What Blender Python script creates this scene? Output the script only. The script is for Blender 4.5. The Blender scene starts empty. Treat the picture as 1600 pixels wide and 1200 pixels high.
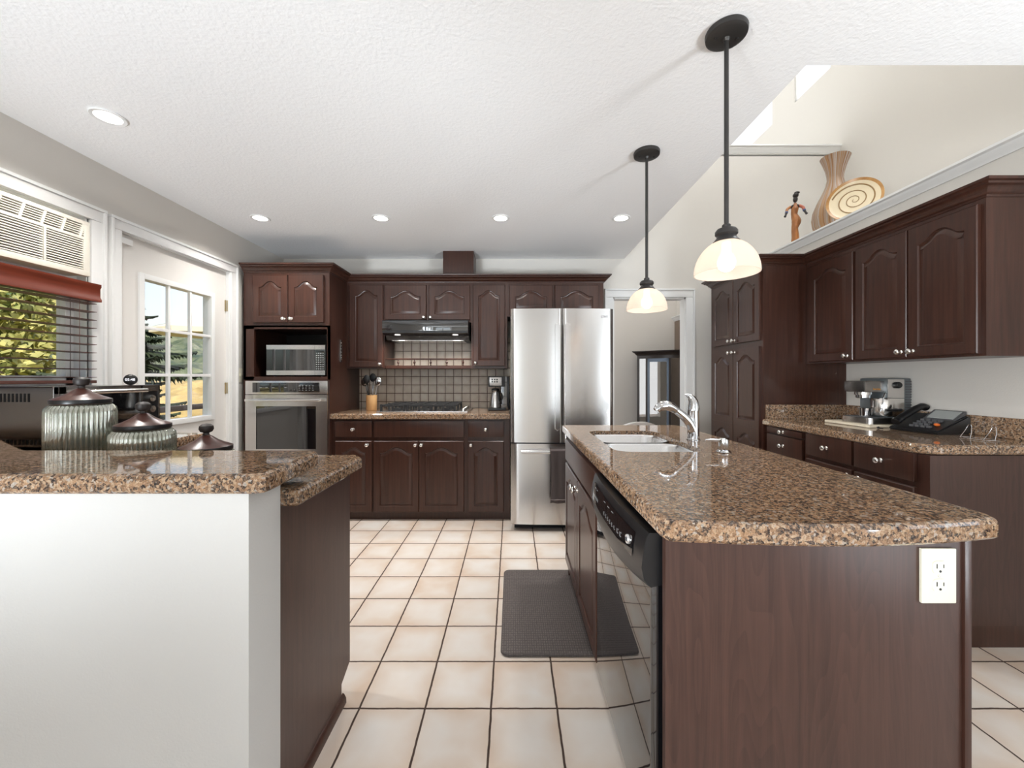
import bpy, bmesh, math, random
from math import sin, cos, pi, radians as R
from mathutils import Vector, Matrix
random.seed(7)
S = bpy.context.scene
C = S.collection

# ------------------------------------------------------------------ camera
cd = bpy.data.cameras.new('camera'); cam = bpy.data.objects.new('camera', cd); C.objects.link(cam)
cd.sensor_width = 36; cd.lens = 14.0; cd.shift_y = -10/1600; cd.clip_start = .02; cd.clip_end = 3000
cam.location = (0, 0, 1.22); cam.rotation_euler = (R(90), 0, 0)
S.camera = cam
# ------------------------------------------------------------------ view, sky, lights
S.view_settings.view_transform = 'Standard'; S.view_settings.look = 'None'
S.view_settings.gamma = 1; S.view_settings.exposure = 0.46; S.view_settings.use_curve_mapping = False
S.cycles.use_denoising = True
S.cycles.max_bounces = 10; S.cycles.diffuse_bounces = 6; S.cycles.glossy_bounces = 5
S.cycles.transparent_max_bounces = 16; S.cycles.sample_clamp_indirect = 6
S.cycles.caustics_reflective = False; S.cycles.caustics_refractive = False
W = bpy.data.worlds.new('sky'); S.world = W; W.use_nodes = True
wn = W.node_tree.nodes; wl = W.node_tree.links
sky = wn.new('ShaderNodeTexSky'); sky.sky_type = 'NISHITA'; sky.sun_disc = False
sky.sun_elevation = R(42); sky.sun_rotation = R(0); sky.dust_density = 3.0; sky.ozone_density = 1.5
wl.new(sky.outputs[0], wn['Background'].inputs[0]); wn['Background'].inputs[1].default_value = .145

def light(name, kind, loc, rot, energy, color=(1, 1, 1), **kw):
    l = bpy.data.lights.new(name, kind); l.energy = energy; l.color = color
    for k, v in kw.items(): setattr(l, k, v)
    o = bpy.data.objects.new(name, l); C.objects.link(o); o.location = loc; o.rotation_euler = [R(a) for a in rot]
    return o
light('sun', 'SUN', (0, 0, 20), (50, 0, 22), 4.2, (1, .95, .87), angle=R(1))
# area lamps for daylight: rear windows, and side windows added for fill
DAY = (.84, .925, 1)
light('window_daylight', 'AREA', (-1.6, -6.74, 1.30), (108, 0, 0), 14, DAY, shape='RECTANGLE', size=1.15, size_y=2.0)
light('window_daylight', 'AREA', (1.25, -6.74, 1.30), (108, 0, 0), 12, DAY, shape='RECTANGLE', size=.5, size_y=2.0)
for y in (-1.2, -4.9): light('window_daylight', 'AREA', (3.95, y, 1.30), (110, 0, 90), 30, DAY, shape='RECTANGLE', size=2.2, size_y=2.0)  # fill lamps at the two added side windows
light('window_daylight', 'AREA', (-2.25, -4.1, 1.30), (103, 0, -90), 110, DAY, shape='RECTANGLE', size=2.2, size_y=2.0)  # strong fill lamp at the added left window
# unseen fill spots added behind the viewer to brighten the ceiling
for x, a in ((-1.7, -10), (2.9, 30)): light('uplighter', 'SPOT', (x, -1.3, .45), (180 - 60, 0, a), 330, (.86, .935, 1), spot_size=R(51), spot_blend=.7, shadow_soft_size=.4)
light('floor_spot', 'SPOT', (-1.9, -1.2, 1.14), (91, 0, -53), 330, (.93, .97, 1), spot_size=R(54), spot_blend=1., shadow_soft_size=.3)  # added fill aimed at the right wall, no real lamp
light('window_daylight', 'AREA', (.28, 5.1, 1.35), (90, 0, -90), 5, (.88, .94, 1), shape='RECTANGLE', size=1.1, size_y=1.7)
light('dining_ceiling_light', 'POINT', (1.2, 4.9, 3.0), (0, 0, 0), 26, (.95, .97, 1), shadow_soft_size=.15)  # unseen point light added to brighten the dining room
light('window_daylight', 'AREA', (3.24, 5.15, 4.9), (90, 0, 90), 32, (.9, .95, 1), shape='RECTANGLE', size=.5, size_y=.8)
light('window_daylight', 'AREA', (3.24, 2.3, 4.9), (90, 0, 90), 46, (.9, .95, 1), shape='RECTANGLE', size=1.0, size_y=.8)  # fill added in the light well, where the wall has no window

# ------------------------------------------------------------------ materials
MATS = {}
def mat(name, col=(.8, .8, .8), rough=.5, metal=0., **kw):
    m = bpy.data.materials.new(name); m.use_nodes = True
    p = m.node_tree.nodes['Principled BSDF']
    p.inputs['Base Color'].default_value = (*col, 1); p.inputs['Roughness'].default_value = rough
    p.inputs['Metallic'].default_value = metal
    for k, v in kw.items():
        i = p.inputs[k.replace('_', ' ')]
        i.default_value = (*v, 1) if isinstance(v, tuple) and len(v) == 3 else v
    MATS[name] = m
    return m
class N:   # tiny node helper
    def __init__(s, m): s.n = m.node_tree.nodes; s.l = m.node_tree.links; s.p = s.n.get('Principled BSDF')
    def new(s, t, **kw):
        x = s.n.new(t)
        for k, v in kw.items():
            if k in x.inputs.keys(): x.inputs[k].default_value = v
            else: setattr(x, k, v)
        return x
    def link(s, a, b): s.l.new(a, b)
    def coord(s, scale=(1, 1, 1), loc=(0, 0, 0), out='Object'):
        t = s.new('ShaderNodeTexCoord'); mp = s.new('ShaderNodeMapping')
        mp.inputs['Scale'].default_value = scale; mp.inputs['Location'].default_value = loc
        s.link(t.outputs[out], mp.inputs['Vector']); return mp.outputs[0]
    def ramp(s, fac, stops, interp='LINEAR'):
        r = s.new('ShaderNodeValToRGB'); cr = r.color_ramp; cr.interpolation = interp
        while len(cr.elements) < len(stops): cr.elements.new(.5)
        for e, (p, c) in zip(cr.elements, stops): e.position = p; e.color = (*c, 1)
        s.link(fac, r.inputs[0]); return r.outputs[0]
    def mix(s, f, a, b, mode='MIX'):
        x = s.new('ShaderNodeMix', data_type='RGBA', blend_type=mode)
        for sock, v in ((x.inputs[0], f), (x.inputs[6], a), (x.inputs[7], b)):
            if hasattr(v, 'links'): s.link(v, sock)
            else: sock.default_value = v if not isinstance(v, tuple) else (*v, 1)
        return x.outputs[2]
    def math(s, op, a, b=0.):
        x = s.new('ShaderNodeMath', operation=op)
        for sock, v in ((x.inputs[0], a), (x.inputs[1], b)):
            if hasattr(v, 'links'): s.link(v, sock)
            else: sock.default_value = v
        return x.outputs[0]
    def bump(s, h, strength=.2, dist=.01):
        b = s.new('ShaderNodeBump', Strength=strength, Distance=dist); s.link(h, b.inputs['Height'])
        s.link(b.outputs[0], s.p.inputs['Normal'])
def wood(name, dark, pale_tone, rough=.3, scale=(38, 38, 1.6), bump=.12, wave=False):
    m = mat(name, pale_tone, rough); k = N(m)
    v = k.coord(scale); n = k.new('ShaderNodeTexNoise', Scale=1.6, Detail=6., Roughness=.65); k.link(v, n.inputs[0])
    v2 = k.coord((3, 3, .5)); n2 = k.new('ShaderNodeTexNoise', Scale=1.5, Detail=2.); k.link(v2, n2.inputs[0])
    f = n.outputs[0]
    if wave:
        v3 = k.coord((1, 1, .13)); n3 = k.new('ShaderNodeTexNoise', Scale=4.2, Detail=2., Roughness=.45); k.link(v3, n3.inputs[0])
        w = k.math('FRACT', k.math('MULTIPLY', n3.outputs[0], 44.))
        f = k.math('ADD', k.math('MULTIPLY', f, .86), k.math('MULTIPLY', w, .13))
    c = k.ramp(f, [(.33, dark), (.64, pale_tone)])  # grain runs from the dark to the pale tone
    c = k.mix(k.math('MULTIPLY', n2.outputs[0], .55), c, tuple(x * 1.5 for x in pale_tone))
    k.link(c, k.p.inputs['Base Color']); k.bump(f, bump, .002)
    return m
M = {}
M['wood'] = wood('espresso_oak', (.017, .0068, .0046), (.053, .0205, .0132), .30)
M['panel'] = wood('espresso_oak_panel', (.026, .0115, .0085), (.062, .029, .021), .36, wave=True)
M['dark'] = mat('cabinet_inside', (.012, .008, .007), .5)
M['jarwood'] = wood('lid_wood', (.03, .012, .010), (.085, .030, .022), .3, (14, 14, 14), .05)
M['cream_wood'] = wood('pale_board', (.55, .47, .35), (.72, .64, .5), .55, (6, 60, 60), .05)
M['blindwood'] = wood('blind_wood', (.075, .013, .006), (.14, .026, .012), .35, (30, 2, 30), .04)
M['slat'] = wood('slat_wood', (.045, .018, .014), (.10, .04, .03), .4, (30, 2, 30), .04)
M['bamboo'] = wood('bamboo', (.42, .22, .09), (.60, .36, .16), .5, (40, 40, 3), .05)
def granite():
    m = mat('granite', (.3, .2, .13), .04); k = N(m)
    k.p.inputs['Specular IOR Level'].default_value = .6
    v = k.coord()
    d = k.new('ShaderNodeTexNoise', Scale=60., Detail=2.); k.link(v, d.inputs[0])
    vv = k.new('ShaderNodeMix', data_type='VECTOR'); vv.inputs[0].default_value = .012
    k.link(v, vv.inputs[4]); k.link(d.outputs[1], vv.inputs[5])
    a = k.new('ShaderNodeTexVoronoi', Scale=165.); k.link(vv.outputs[1], a.inputs[0])
    b = k.new('ShaderNodeTexVoronoi', Scale=400.); k.link(v, b.inputs[0])
    sa = k.new('ShaderNodeSeparateColor'); k.link(a.outputs['Color'], sa.inputs[0])
    sb = k.new('ShaderNodeSeparateColor'); k.link(b.outputs['Color'], sb.inputs[0])
    c1 = k.ramp(sa.outputs[0], [(0, (.014, .014, .016)), (.18, (.075, .052, .036)), (.31, (.24, .14, .078)), (.54, (.36, .22, .125)), (.77, (.47, .33, .21)), (.93, (.42, .38, .33))], 'CONSTANT')
    c2 = k.ramp(sb.outputs[1], [(0, (.015, .014, .016)), (.2, (.17, .095, .055)), (.6, (.33, .2, .125)), (.85, (.42, .33, .25))], 'CONSTANT')
    k.link(k.mix(.36, c1, c2), k.p.inputs['Base Color'])
    return m
M['granite'] = granite()
def tiles(name, size, off, axes, grout, gw, cols, rough, rowoff=None):
    m = mat(name, cols[1], rough); k = N(m)
    t = k.new('ShaderNodeTexCoord'); sp = k.new('ShaderNodeSeparateXYZ'); k.link(t.outputs['Object'], sp.inputs[0])
    wob = k.new('ShaderNodeTexNoise', Scale=22., Detail=2.); k.link(t.outputs['Object'], wob.inputs[0])
    wb = k.math('MULTIPLY', k.math('SUBTRACT', wob.outputs[0], .5), .012 / size * .4)
    def ax(i, o):
        u = k.math('DIVIDE', k.math('SUBTRACT', sp.outputs[i], o), size)
        u2 = k.math('ADD', u, wb)
        fr = k.math('FRACT', u2)
        return k.math('FLOOR', u), k.math('MINIMUM', fr, k.math('SUBTRACT', 1., fr))
    cu, eu = ax(axes[0], off[0]); cv, ev = ax(axes[1], off[1])
    e = k.math('MINIMUM', eu, ev)
    g = k.new('ShaderNodeMapRange', interpolation_type='SMOOTHSTEP'); k.link(e, g.inputs[0])
    g.inputs[1].default_value = gw * .75; g.inputs[2].default_value = gw * 1.25
    cb = k.new('ShaderNodeCombineXYZ'); k.link(cu, cb.inputs[0]); k.link(cv, cb.inputs[1])
    wn_ = k.new('ShaderNodeTexWhiteNoise'); k.link(cb.outputs[0], wn_.inputs[0])
    vadd = k.new('ShaderNodeVectorMath', operation='MULTIPLY_ADD'); k.link(cb.outputs[0], vadd.inputs[0])
    vadd.inputs[1].default_value = (3.7, 5.1, 0); k.link(t.outputs['Object'], vadd.inputs[2])
    n = k.new('ShaderNodeTexNoise', Scale=.9 / size, Detail=3.); k.link(vadd.outputs[0], n.inputs[0])
    edge = k.new('ShaderNodeMapRange'); k.link(e, edge.inputs[0]); edge.inputs[1].default_value = 0; edge.inputs[2].default_value = .30
    c = k.ramp(k.math('ADD', k.math('MULTIPLY', n.outputs[0], .8), k.math('MULTIPLY', edge.outputs[0], .22)), [(.35, cols[0]), (.58, cols[1]), (.75, cols[2])])
    c = k.mix(k.math('MULTIPLY', wn_.outputs[0], .35), c, cols[1])
    k.link(k.mix(g.outputs[0], grout, c), k.p.inputs['Base Color'])
    k.link(k.math('SUBTRACT', .85, k.math('MULTIPLY', g.outputs[0], .85 - rough)), k.p.inputs['Roughness'])
    k.bump(g.outputs[0], .5, .003)
    return m
M['floor'] = tiles('floor_tile', .2432, (-.077, 1.7114), (0, 1), (.062, .036, .026), .0155, ((.66, .52, .41), (.735, .66, .59), (.77, .735, .695)), .22)
M['splash'] = tiles('splash_tile', .0848, (-1.268, 1.231), (0, 2), (.09, .045, .03), .032, ((.58, .48, .38), (.68, .59, .49), (.74, .66, .57)), .3)
def wallm(name, col, scale=180., st=.12):
    m = mat(name, col, .75); k = N(m)
    n = k.new('ShaderNodeTexNoise', Scale=scale, Detail=3.); k.link(k.coord(), n.inputs[0]); k.bump(n.outputs[0], st, .004)
    return m
M['wall'] = wallm('wall_paint', (.66, .63, .585))
M['halfwall'] = wallm('half_wall_paint', (.63, .62, .60))
M['brownwall'] = wallm('dining_wall_paint', (.22, .165, .125))
M['ceiling'] = wallm('ceiling_texture', (.90, .90, .90), 75., .5)
M['white'] = mat('white_trim', (.82, .82, .81), .35)
M['door'] = mat('door_paint', (.76, .735, .70), .4)
M['cream'] = mat('cream_plastic', (.72, .685, .60), .4)
M['ivory'] = mat('ivory_plastic', (.80, .77, .63), .3)
M['black'] = mat('black_plastic', (.008, .008, .009), .33)
M['gloss'] = mat('black_gloss', (.006, .006, .007), .03, IOR=2.1)
M['iron'] = mat('cast_iron', (.018, .018, .019), .55)
M['bronze'] = mat('dark_bronze', (.055, .052, .050), .42, .7)
M['dgrey'] = mat('dark_grey_paint', (.09, .09, .095), .5)
M['chrome'] = mat('chrome', (.60, .60, .61), .05, 1.)
M['nickel'] = mat('brushed_nickel', (.80, .78, .75), .2, 1.)
def steel(name, col, rough, sc):
    m = mat(name, col, rough, 1.); k = N(m)
    n = k.new('ShaderNodeTexNoise', Scale=1., Detail=4.); k.link(k.coord(sc), n.inputs[0])
    k.bump(n.outputs[0], .03, .0008)
    r = k.new('ShaderNodeMapRange'); k.link(n.outputs[0], r.inputs[0]); r.inputs[3].default_value = rough * .85; r.inputs[4].default_value = rough * 1.2
    k.link(r.outputs[0], k.p.inputs['Roughness'])
    return m
M['steel'] = steel('stainless_steel', (.72, .70, .68), .22, (4, 4, 260))
M['steelv'] = steel('fridge_steel', (.60, .592, .585), .20, (160, 4, 3))
_k = N(M['steelv']); _t = _k.new('ShaderNodeTangent', direction_type='RADIAL', axis='Z'); _k.link(_t.outputs[0], _k.p.inputs['Tangent']); _k.p.inputs['Anisotropic'].default_value = .85; _k.p.inputs['Anisotropic Rotation'].default_value = .25
M['steeld'] = steel('dark_stainless', (.33, .31, .295), .24, (3, 3, 220))
M['sink'] = mat('sink_steel', (.72, .72, .72), .27, 1.)
M['red_knob'] = mat('orange_plastic', (.75, .16, .02), .4)
M['screen'] = mat('grey_lcd', (.36, .38, .37), .25)
M['mark'] = mat('pale_print', (.36, .36, .36), .5)
M['orange_mark'] = mat('orange_print', (.72, .33, .08), .5)
M['badge'] = mat('badge_metal', (.75, .75, .76), .25, .8); M['logo'] = mat('logo_grey', (.36, .36, .37), .5)
M['towel'] = mat('taupe_towel', (.15, .12, .115), .9, Sheen_Weight=.3)
M['brass'] = mat('brass_hinge', (.55, .45, .28), .3, 1.)
M['hair'] = mat('black_stain', (.02, .014, .012), .5)
M['red_paint'] = mat('coral_paint', (.5, .14, .08), .5)
M['blue_paint'] = mat('blue_paint', (.06, .10, .25), .5)
M['fabric'] = mat('white_upholstery', (.78, .74, .71), .8)
def glassm(name, tint, refl=.08):
    m = bpy.data.materials.new(name); m.use_nodes = True; k = N(m); k.n.remove(k.p)
    t = k.new('ShaderNodeBsdfTransparent'); t.inputs[0].default_value = (*tint, 1)
    g = k.new('ShaderNodeBsdfGlossy', Roughness=.01); lw = k.new('ShaderNodeLayerWeight', Blend=.5)
    a = k.math('ADD', k.math('MULTIPLY', k.math('POWER', lw.outputs[1], 5.), .9), refl)
    x = k.new('ShaderNodeMixShader'); k.link(a, x.inputs[0]); k.link(t.outputs[0], x.inputs[1]); k.link(g.outputs[0], x.inputs[2])
    k.link(x.outputs[0], k.n['Material Output'].inputs[0]); MATS[name] = m
    return m
M['glass'] = glassm('window_glass', (.97, .98, .98), .04)
M['curio_glass'] = glassm('cabinet_glass', (.55, .58, .6), .48)
M['decanter'] = glassm('clear_glassware', (.80, .86, .84), .12)
def jarglass():
    m = bpy.data.materials.new('mercury_glass'); m.use_nodes = True; k = N(m); k.n.remove(k.p)
    t = k.new('ShaderNodeBsdfTransparent'); t.inputs[0].default_value = (.90, .92, .86, 1)
    g = k.new('ShaderNodeBsdfGlossy', Roughness=.07); g.inputs[0].default_value = (.80, .80, .73, 1)
    d = k.new('ShaderNodeBsdfDiffuse'); d.inputs[0].default_value = (.36, .38, .33, 1)
    n = k.new('ShaderNodeTexNoise', Scale=14., Detail=4.); k.link(k.coord(), n.inputs[0])
    f = k.ramp(n.outputs[0], [(.35, (.35,) * 3), (.65, (.75,) * 3)])
    x = k.new('ShaderNodeMixShader'); k.link(f, x.inputs[0]); k.link(t.outputs[0], x.inputs[1]); k.link(g.outputs[0], x.inputs[2])
    y = k.new('ShaderNodeMixShader'); y.inputs[0].default_value = .22; k.link(x.outputs[0], y.inputs[1]); k.link(d.outputs[0], y.inputs[2])
    k.link(y.outputs[0], k.n['Material Output'].inputs[0])
    return m
M['jar'] = jarglass()
def emit(name, col, st):
    m = bpy.data.materials.new(name); m.use_nodes = True; k = N(m); k.n.remove(k.p)
    e = k.new('ShaderNodeEmission', Strength=st); e.inputs[0].default_value = (*col, 1)
    k.link(e.outputs[0], k.n['Material Output'].inputs[0]); return m
M['bulb'] = emit('lit_bulb', (1, .91, .80), 11.)
M['potlens'] = emit('lit_lens', (1, .95, .87), 5.)
M['hoodlens'] = emit('hood_lamp_lens', (1, .97, .92), .9)
def shade():
    m = bpy.data.materials.new('frosted_glass_shade'); m.use_nodes = True; k = N(m); k.n.remove(k.p)
    t = k.new('ShaderNodeBsdfTranslucent'); t.inputs[0].default_value = (.62, .52, .45, 1)
    tr = k.new('ShaderNodeBsdfTransparent'); tr.inputs[0].default_value = (1, .94, .88, 1)
    d = k.new('ShaderNodeBsdfDiffuse'); d.inputs[0].default_value = (.50, .45, .41, 1)
    e = k.new('ShaderNodeEmission', Strength=.20); e.inputs[0].default_value = (1, .86, .74, 1)
    a = k.new('ShaderNodeMixShader'); a.inputs[0].default_value = .5; k.link(t.outputs[0], a.inputs[1]); k.link(d.outputs[0], a.inputs[2])
    b = k.new('ShaderNodeMixShader'); b.inputs[0].default_value = .24; k.link(a.outputs[0], b.inputs[1]); k.link(tr.outputs[0], b.inputs[2])
    c = k.new('ShaderNodeAddShader'); k.link(b.outputs[0], c.inputs[0]); k.link(e.outputs[0], c.inputs[1])
    k.link(c.outputs[0], k.n['Material Output'].inputs[0]); return m
M['shade'] = shade()
def matm():
    m = mat('woven_mat', (.055, .046, .043), .75); k = N(m)
    w = k.new('ShaderNodeTexVoronoi', Scale=1., distance='CHEBYCHEV'); k.link(k.coord((95, 60, 60)), w.inputs[0])
    w.inputs['Randomness'].default_value = .15
    k.link(k.ramp(w.outputs[0], [(.1, (.16, .135, .128)), (.5, (.062, .051, .048))]), k.p.inputs['Base Color']); k.bump(w.outputs[0], .6, -.003)
    return m
M['mat'] = matm()
def vasem():
    m = mat('striped_ceramic', (.4, .25, .15), .35); k = N(m)
    t = k.new('ShaderNodeTexCoord'); g = k.new('ShaderNodeTexGradient', gradient_type='RADIAL'); k.link(t.outputs['Object'], g.inputs[0])
    n = k.new('ShaderNodeTexNoise', Scale=5., Detail=3.); k.link(t.outputs['Object'], n.inputs[0])
    a = k.math('ADD', k.math('MULTIPLY', g.outputs[0], 46.), k.math('MULTIPLY', n.outputs[0], 1.6))
    n2 = k.new('ShaderNodeTexNoise', noise_dimensions='1D', Detail=2., Scale=1.); k.link(a, n2.inputs['W'])
    k.link(k.ramp(n2.outputs[0], [(.32, (.24, .11, .045)), (.45, (.40, .22, .10)), (.56, (.36, .28, .22)), (.68, (.45, .43, .42))]), k.p.inputs['Base Color'])
    return m
M['vase'] = vasem()
M['plate'] = mat('cream_glaze', (.78, .66, .46), .3)
M['plate_rim'] = wood('amber_glaze', (.28, .12, .035), (.50, .27, .09), .3, (9, 9, 9), .02)
M['plate_line'] = mat('brown_glaze', (.30, .18, .07), .35)
M['carved'] = wood('olive_wood', (.07, .018, .008), (.42, .17, .055), .35, (22, 22, 5), .05)
def leaf(name, a, b, sc=2.):
    m = mat(name, a, .6); k = N(m)
    n = k.new('ShaderNodeTexNoise', Scale=sc, Detail=4.); k.link(k.coord(), n.inputs[0])
    k.link(k.ramp(n.outputs[0], [(.35, a), (.65, b)]), k.p.inputs['Base Color']); return m
M['leaf_yel'] = leaf('autumn_leaves', (.17, .21, .05), (.62, .56, .19))
M['leaf_grn'] = leaf('green_leaves', (.10, .18, .05), (.42, .46, .14))
M['needle'] = leaf('fir_needles', (.012, .022, .010), (.045, .065, .022))
M['gold'] = leaf('golden_shrub', (.40, .27, .09), (.66, .48, .18), .5)
M['bark'] = mat('bark', (.06, .04, .03), .9)
M['grass'] = leaf('meadow', (.28, .24, .07), (.50, .40, .13), .25)
M['hill'] = leaf('wooded_hill', (.035, .065, .03), (.20, .22, .11), .35)
M['farhill'] = leaf('far_mountain', (.075, .125, .155), (.115, .17, .19), .02)  # distant haze is put into the mountain's colour as blue-grey
M['deck'] = mat('deck_boards', (.30, .26, .22), .7)
M['parasol'] = mat('cream_canvas', (.80, .72, .56), .8)

# ------------------------------------------------------------------ geometry helpers
def new(): return bmesh.new()
def box(bm, x0, x1, y0, y1, z0, z1, bev=0., seg=2):
    r = bmesh.ops.create_cube(bm, size=1.)
    for v in r['verts']:
        v.co = Vector(((x0 + x1) / 2 + v.co.x * (x1 - x0), (y0 + y1) / 2 + v.co.y * (y1 - y0), (z0 + z1) / 2 + v.co.z * (z1 - z0)))
    if bev > 0:
        es = list({e for v in r['verts'] for e in v.link_edges})
        bmesh.ops.bevel(bm, geom=es, offset=bev, segments=seg, affect='EDGES', profile=.7)
    return bm
def lathe(bm, prof, n=32, axis='z', c=(0, 0, 0), ribs=0, amp=0., rib_range=None, caps=True):
    rings = []
    for r, h in prof:
        ring = []
        for i in range(n):
            a = 2 * pi * i / n; rr = r
            if ribs and (rib_range is None or rib_range[0] <= h <= rib_range[1]): rr = r + amp * abs(cos(ribs * a / 2)) - amp
            p = (rr * cos(a), rr * sin(a), h)
            if axis == 'y': p = (p[0], p[2], p[1])
            if axis == 'x': p = (p[2], p[0], p[1])
            ring.append(bm.verts.new((p[0] + c[0], p[1] + c[1], p[2] + c[2])))
        rings.append(ring)
    for a, b in zip(rings, rings[1:]):
        for i in range(n):
            bm.faces.new((a[i], a[(i + 1) % n], b[(i + 1) % n], b[i]))
    if not caps: return bm
    if prof[0][0] > 1e-5: bm.faces.new(rings[0][::-1])
    if prof[-1][0] > 1e-5: bm.faces.new(rings[-1])
    return bm
def tube(bm, pts, rad, n=10, flat=1.):
    pts = [Vector(p) for p in pts]; m = len(pts)
    if not hasattr(rad, '__len__'): rad = [rad] * m
    t0 = (pts[1] - pts[0]).normalized()
    up = Vector((0, 0, 1)) if abs(t0.z) < .9 else Vector((0, 1, 0))
    nrm = t0.cross(up).normalized(); rings = []
    for i, p in enumerate(pts):
        t = (pts[min(i + 1, m - 1)] - pts[max(i - 1, 0)]).normalized()
        nrm = (nrm - t * nrm.dot(t)).normalized(); b = t.cross(nrm)
        rings.append([bm.verts.new(p + (nrm * cos(2 * pi * k / n) * flat + b * sin(2 * pi * k / n)) * rad[i]) for k in range(n)])
    for a, b in zip(rings, rings[1:]):
        for k in range(n): bm.faces.new((a[k], a[(k + 1) % n], b[(k + 1) % n], b[k]))
    bm.faces.new(rings[0][::-1]); bm.faces.new(rings[-1])
    return bm
def smoothpts(ctrl, n=8):
    P = [Vector(ctrl[0])] + [Vector(p) for p in ctrl] + [Vector(ctrl[-1])]; out = []
    for i in range(1, len(P) - 2):
        for j in range(n):
            t = j / n; a, b, c, d = P[i - 1], P[i], P[i + 1], P[i + 2]
            out.append(.5 * ((2 * b) + (c - a) * t + (2 * a - 5 * b + 4 * c - d) * t * t + (3 * b - a - 3 * c + d) * t ** 3))
    out.append(P[-2]); return out
def prism(bm, poly, a0, a1, axis='z'):
    def pt(u, v, w): return {'z': (u, v, w), 'y': (u, w, v), 'x': (w, u, v)}[axis]
    lo = [bm.verts.new(pt(u, v, a0)) for u, v in poly]; hi = [bm.verts.new(pt(u, v, a1)) for u, v in poly]
    n = len(poly); bm.faces.new(lo[::-1]); bm.faces.new(hi)
    for i in range(n): bm.faces.new((lo[i], lo[(i + 1) % n], hi[(i + 1) % n], hi[i]))
    return bm
def inset(poly, d):
    n = len(poly); out = []
    area = sum(poly[i][0] * poly[(i + 1) % n][1] - poly[(i + 1) % n][0] * poly[i][1] for i in range(n))
    sg = 1 if area > 0 else -1
    for i in range(n):
        p = Vector(poly[i]); e1 = (p - Vector(poly[i - 1])).normalized(); e2 = (Vector(poly[(i + 1) % n]) - p).normalized()
        n1 = Vector((-e1.y, e1.x)) * sg; n2 = Vector((-e2.y, e2.x)) * sg
        q = n1 + n2; q = q / max(.35, (1 + n1.dot(n2)))
        out.append((p.x + q.x * d, p.y + q.y * d))
    return out
def slab(bm, poly, z0, z1, b=.008, holes=()):
    rings = [(inset(poly, b * .6), z0), (poly, z0 + b * .6), (poly, z1 - b), (inset(poly, b * .3), z1 - b * .35), (inset(poly, b), z1)]
    loops = [[bm.verts.new((x, y, z)) for x, y in p] for p, z in rings]; n = len(poly)
    for a, c in zip(loops, loops[1:]):
        for i in range(n): bm.faces.new((a[i], a[(i + 1) % n], c[(i + 1) % n], c[i]))
    hl = []
    for h in holes:
        t = [bm.verts.new((x, y, z1)) for x, y in h]; u = [bm.verts.new((x, y, z0)) for x, y in h]; m = len(h)
        for i in range(m): bm.faces.new((t[i], t[(i + 1) % m], u[(i + 1) % m], u[i]))
        hl.append((t, u))
    for top, idx in ((loops[-1], 0), (loops[0], 1)):
        es = []
        for lp in [top] + [h[idx] for h in hl]:
            for i in range(len(lp)):
                e = bm.edges.get((lp[i], lp[(i + 1) % len(lp)])) or bm.edges.new((lp[i], lp[(i + 1) % len(lp)])); es.append(e)
        bmesh.ops.triangle_fill(bm, use_beauty=True, use_dissolve=False, edges=es)
    return bm
def rrect(x0, x1, y0, y1, r, k=6):
    out = []
    for cx, cy, a0 in ((x1 - r, y1 - r, 0), (x0 + r, y1 - r, 90), (x0 + r, y0 + r, 180), (x1 - r, y0 + r, 270)):
        for i in range(k + 1):
            a = R(a0 + 90 * i / k); out.append((cx + r * cos(a), cy + r * sin(a)))
    return out
def sweep(bm, path, prof):
    n = len(path); dirs = []
    P = [Vector(p) for p in path]
    for i in range(n):
        e1 = (P[i] - P[i - 1]).normalized() if i else None
        e2 = (P[i + 1] - P[i]).normalized() if i < n - 1 else None
        a = e1 or e2; b = e2 or e1
        n1 = Vector((a.y, -a.x)); n2 = Vector((b.y, -b.x)); dirs.append((n1 + n2) / (1 + n1.dot(n2)))
    rings = [[bm.verts.new((p.x + d.x * o, p.y + d.y * o, z)) for o, z in prof] for p, d in zip(P, dirs)]
    m = len(prof)
    for a, b in zip(rings, rings[1:]):
        for i in range(m): bm.faces.new((a[i], a[(i + 1) % m], b[(i + 1) % m], b[i]))
    bm.faces.new(rings[0]); bm.faces.new(rings[-1][::-1])
    return bm
def ball(bm, c, r, sx=1, sy=1, sz=1, n=16):
    q = bmesh.ops.create_uvsphere(bm, u_segments=n, v_segments=max(6, n // 2), radius=r)
    for v in q['verts']: v.co = Vector((c[0] + v.co.x * sx, c[1] + v.co.y * sy, c[2] + v.co.z * sz))
    return bm
def rot(bm, verts, M4):
    for v in verts: v.co = M4 @ v.co
def obj(name, bm, m, parent=None, loc=(0, 0, 0), rotz=0, ang=38, label=None, recalc=True):
    if recalc: bmesh.ops.recalc_face_normals(bm, faces=bm.faces[:])
    me = bpy.data.meshes.new(name); bm.to_mesh(me); bm.free()
    me.materials.append(M[m] if isinstance(m, str) else m)
    for p in me.polygons: p.use_smooth = True
    me.set_sharp_from_angle(angle=R(ang))
    o = bpy.data.objects.new(name, me); C.objects.link(o)
    o.location = loc; o.rotation_euler = (0, 0, R(rotz)); o.parent = parent
    if label: o['label'] = label
    return o
def tag(o, label, cat, group=None, kind=None):
    o['label'] = label; o['category'] = cat
    if group: o['group'] = group
    if kind: o['kind'] = kind
    return o
def thing(name, label, cat, loc=(0, 0, 0), rotz=0, group=None):
    o = bpy.data.objects.new(name, None); C.objects.link(o); o.location = loc; o.rotation_euler = (0, 0, R(rotz))
    o.empty_display_size = .1
    return tag(o, label, cat, group)
def struct(name, bm, m, parent=None, **kw):
    o = obj(name, bm, m, parent, **kw)
    if parent is None: o['kind'] = 'structure'
    return o
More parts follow.
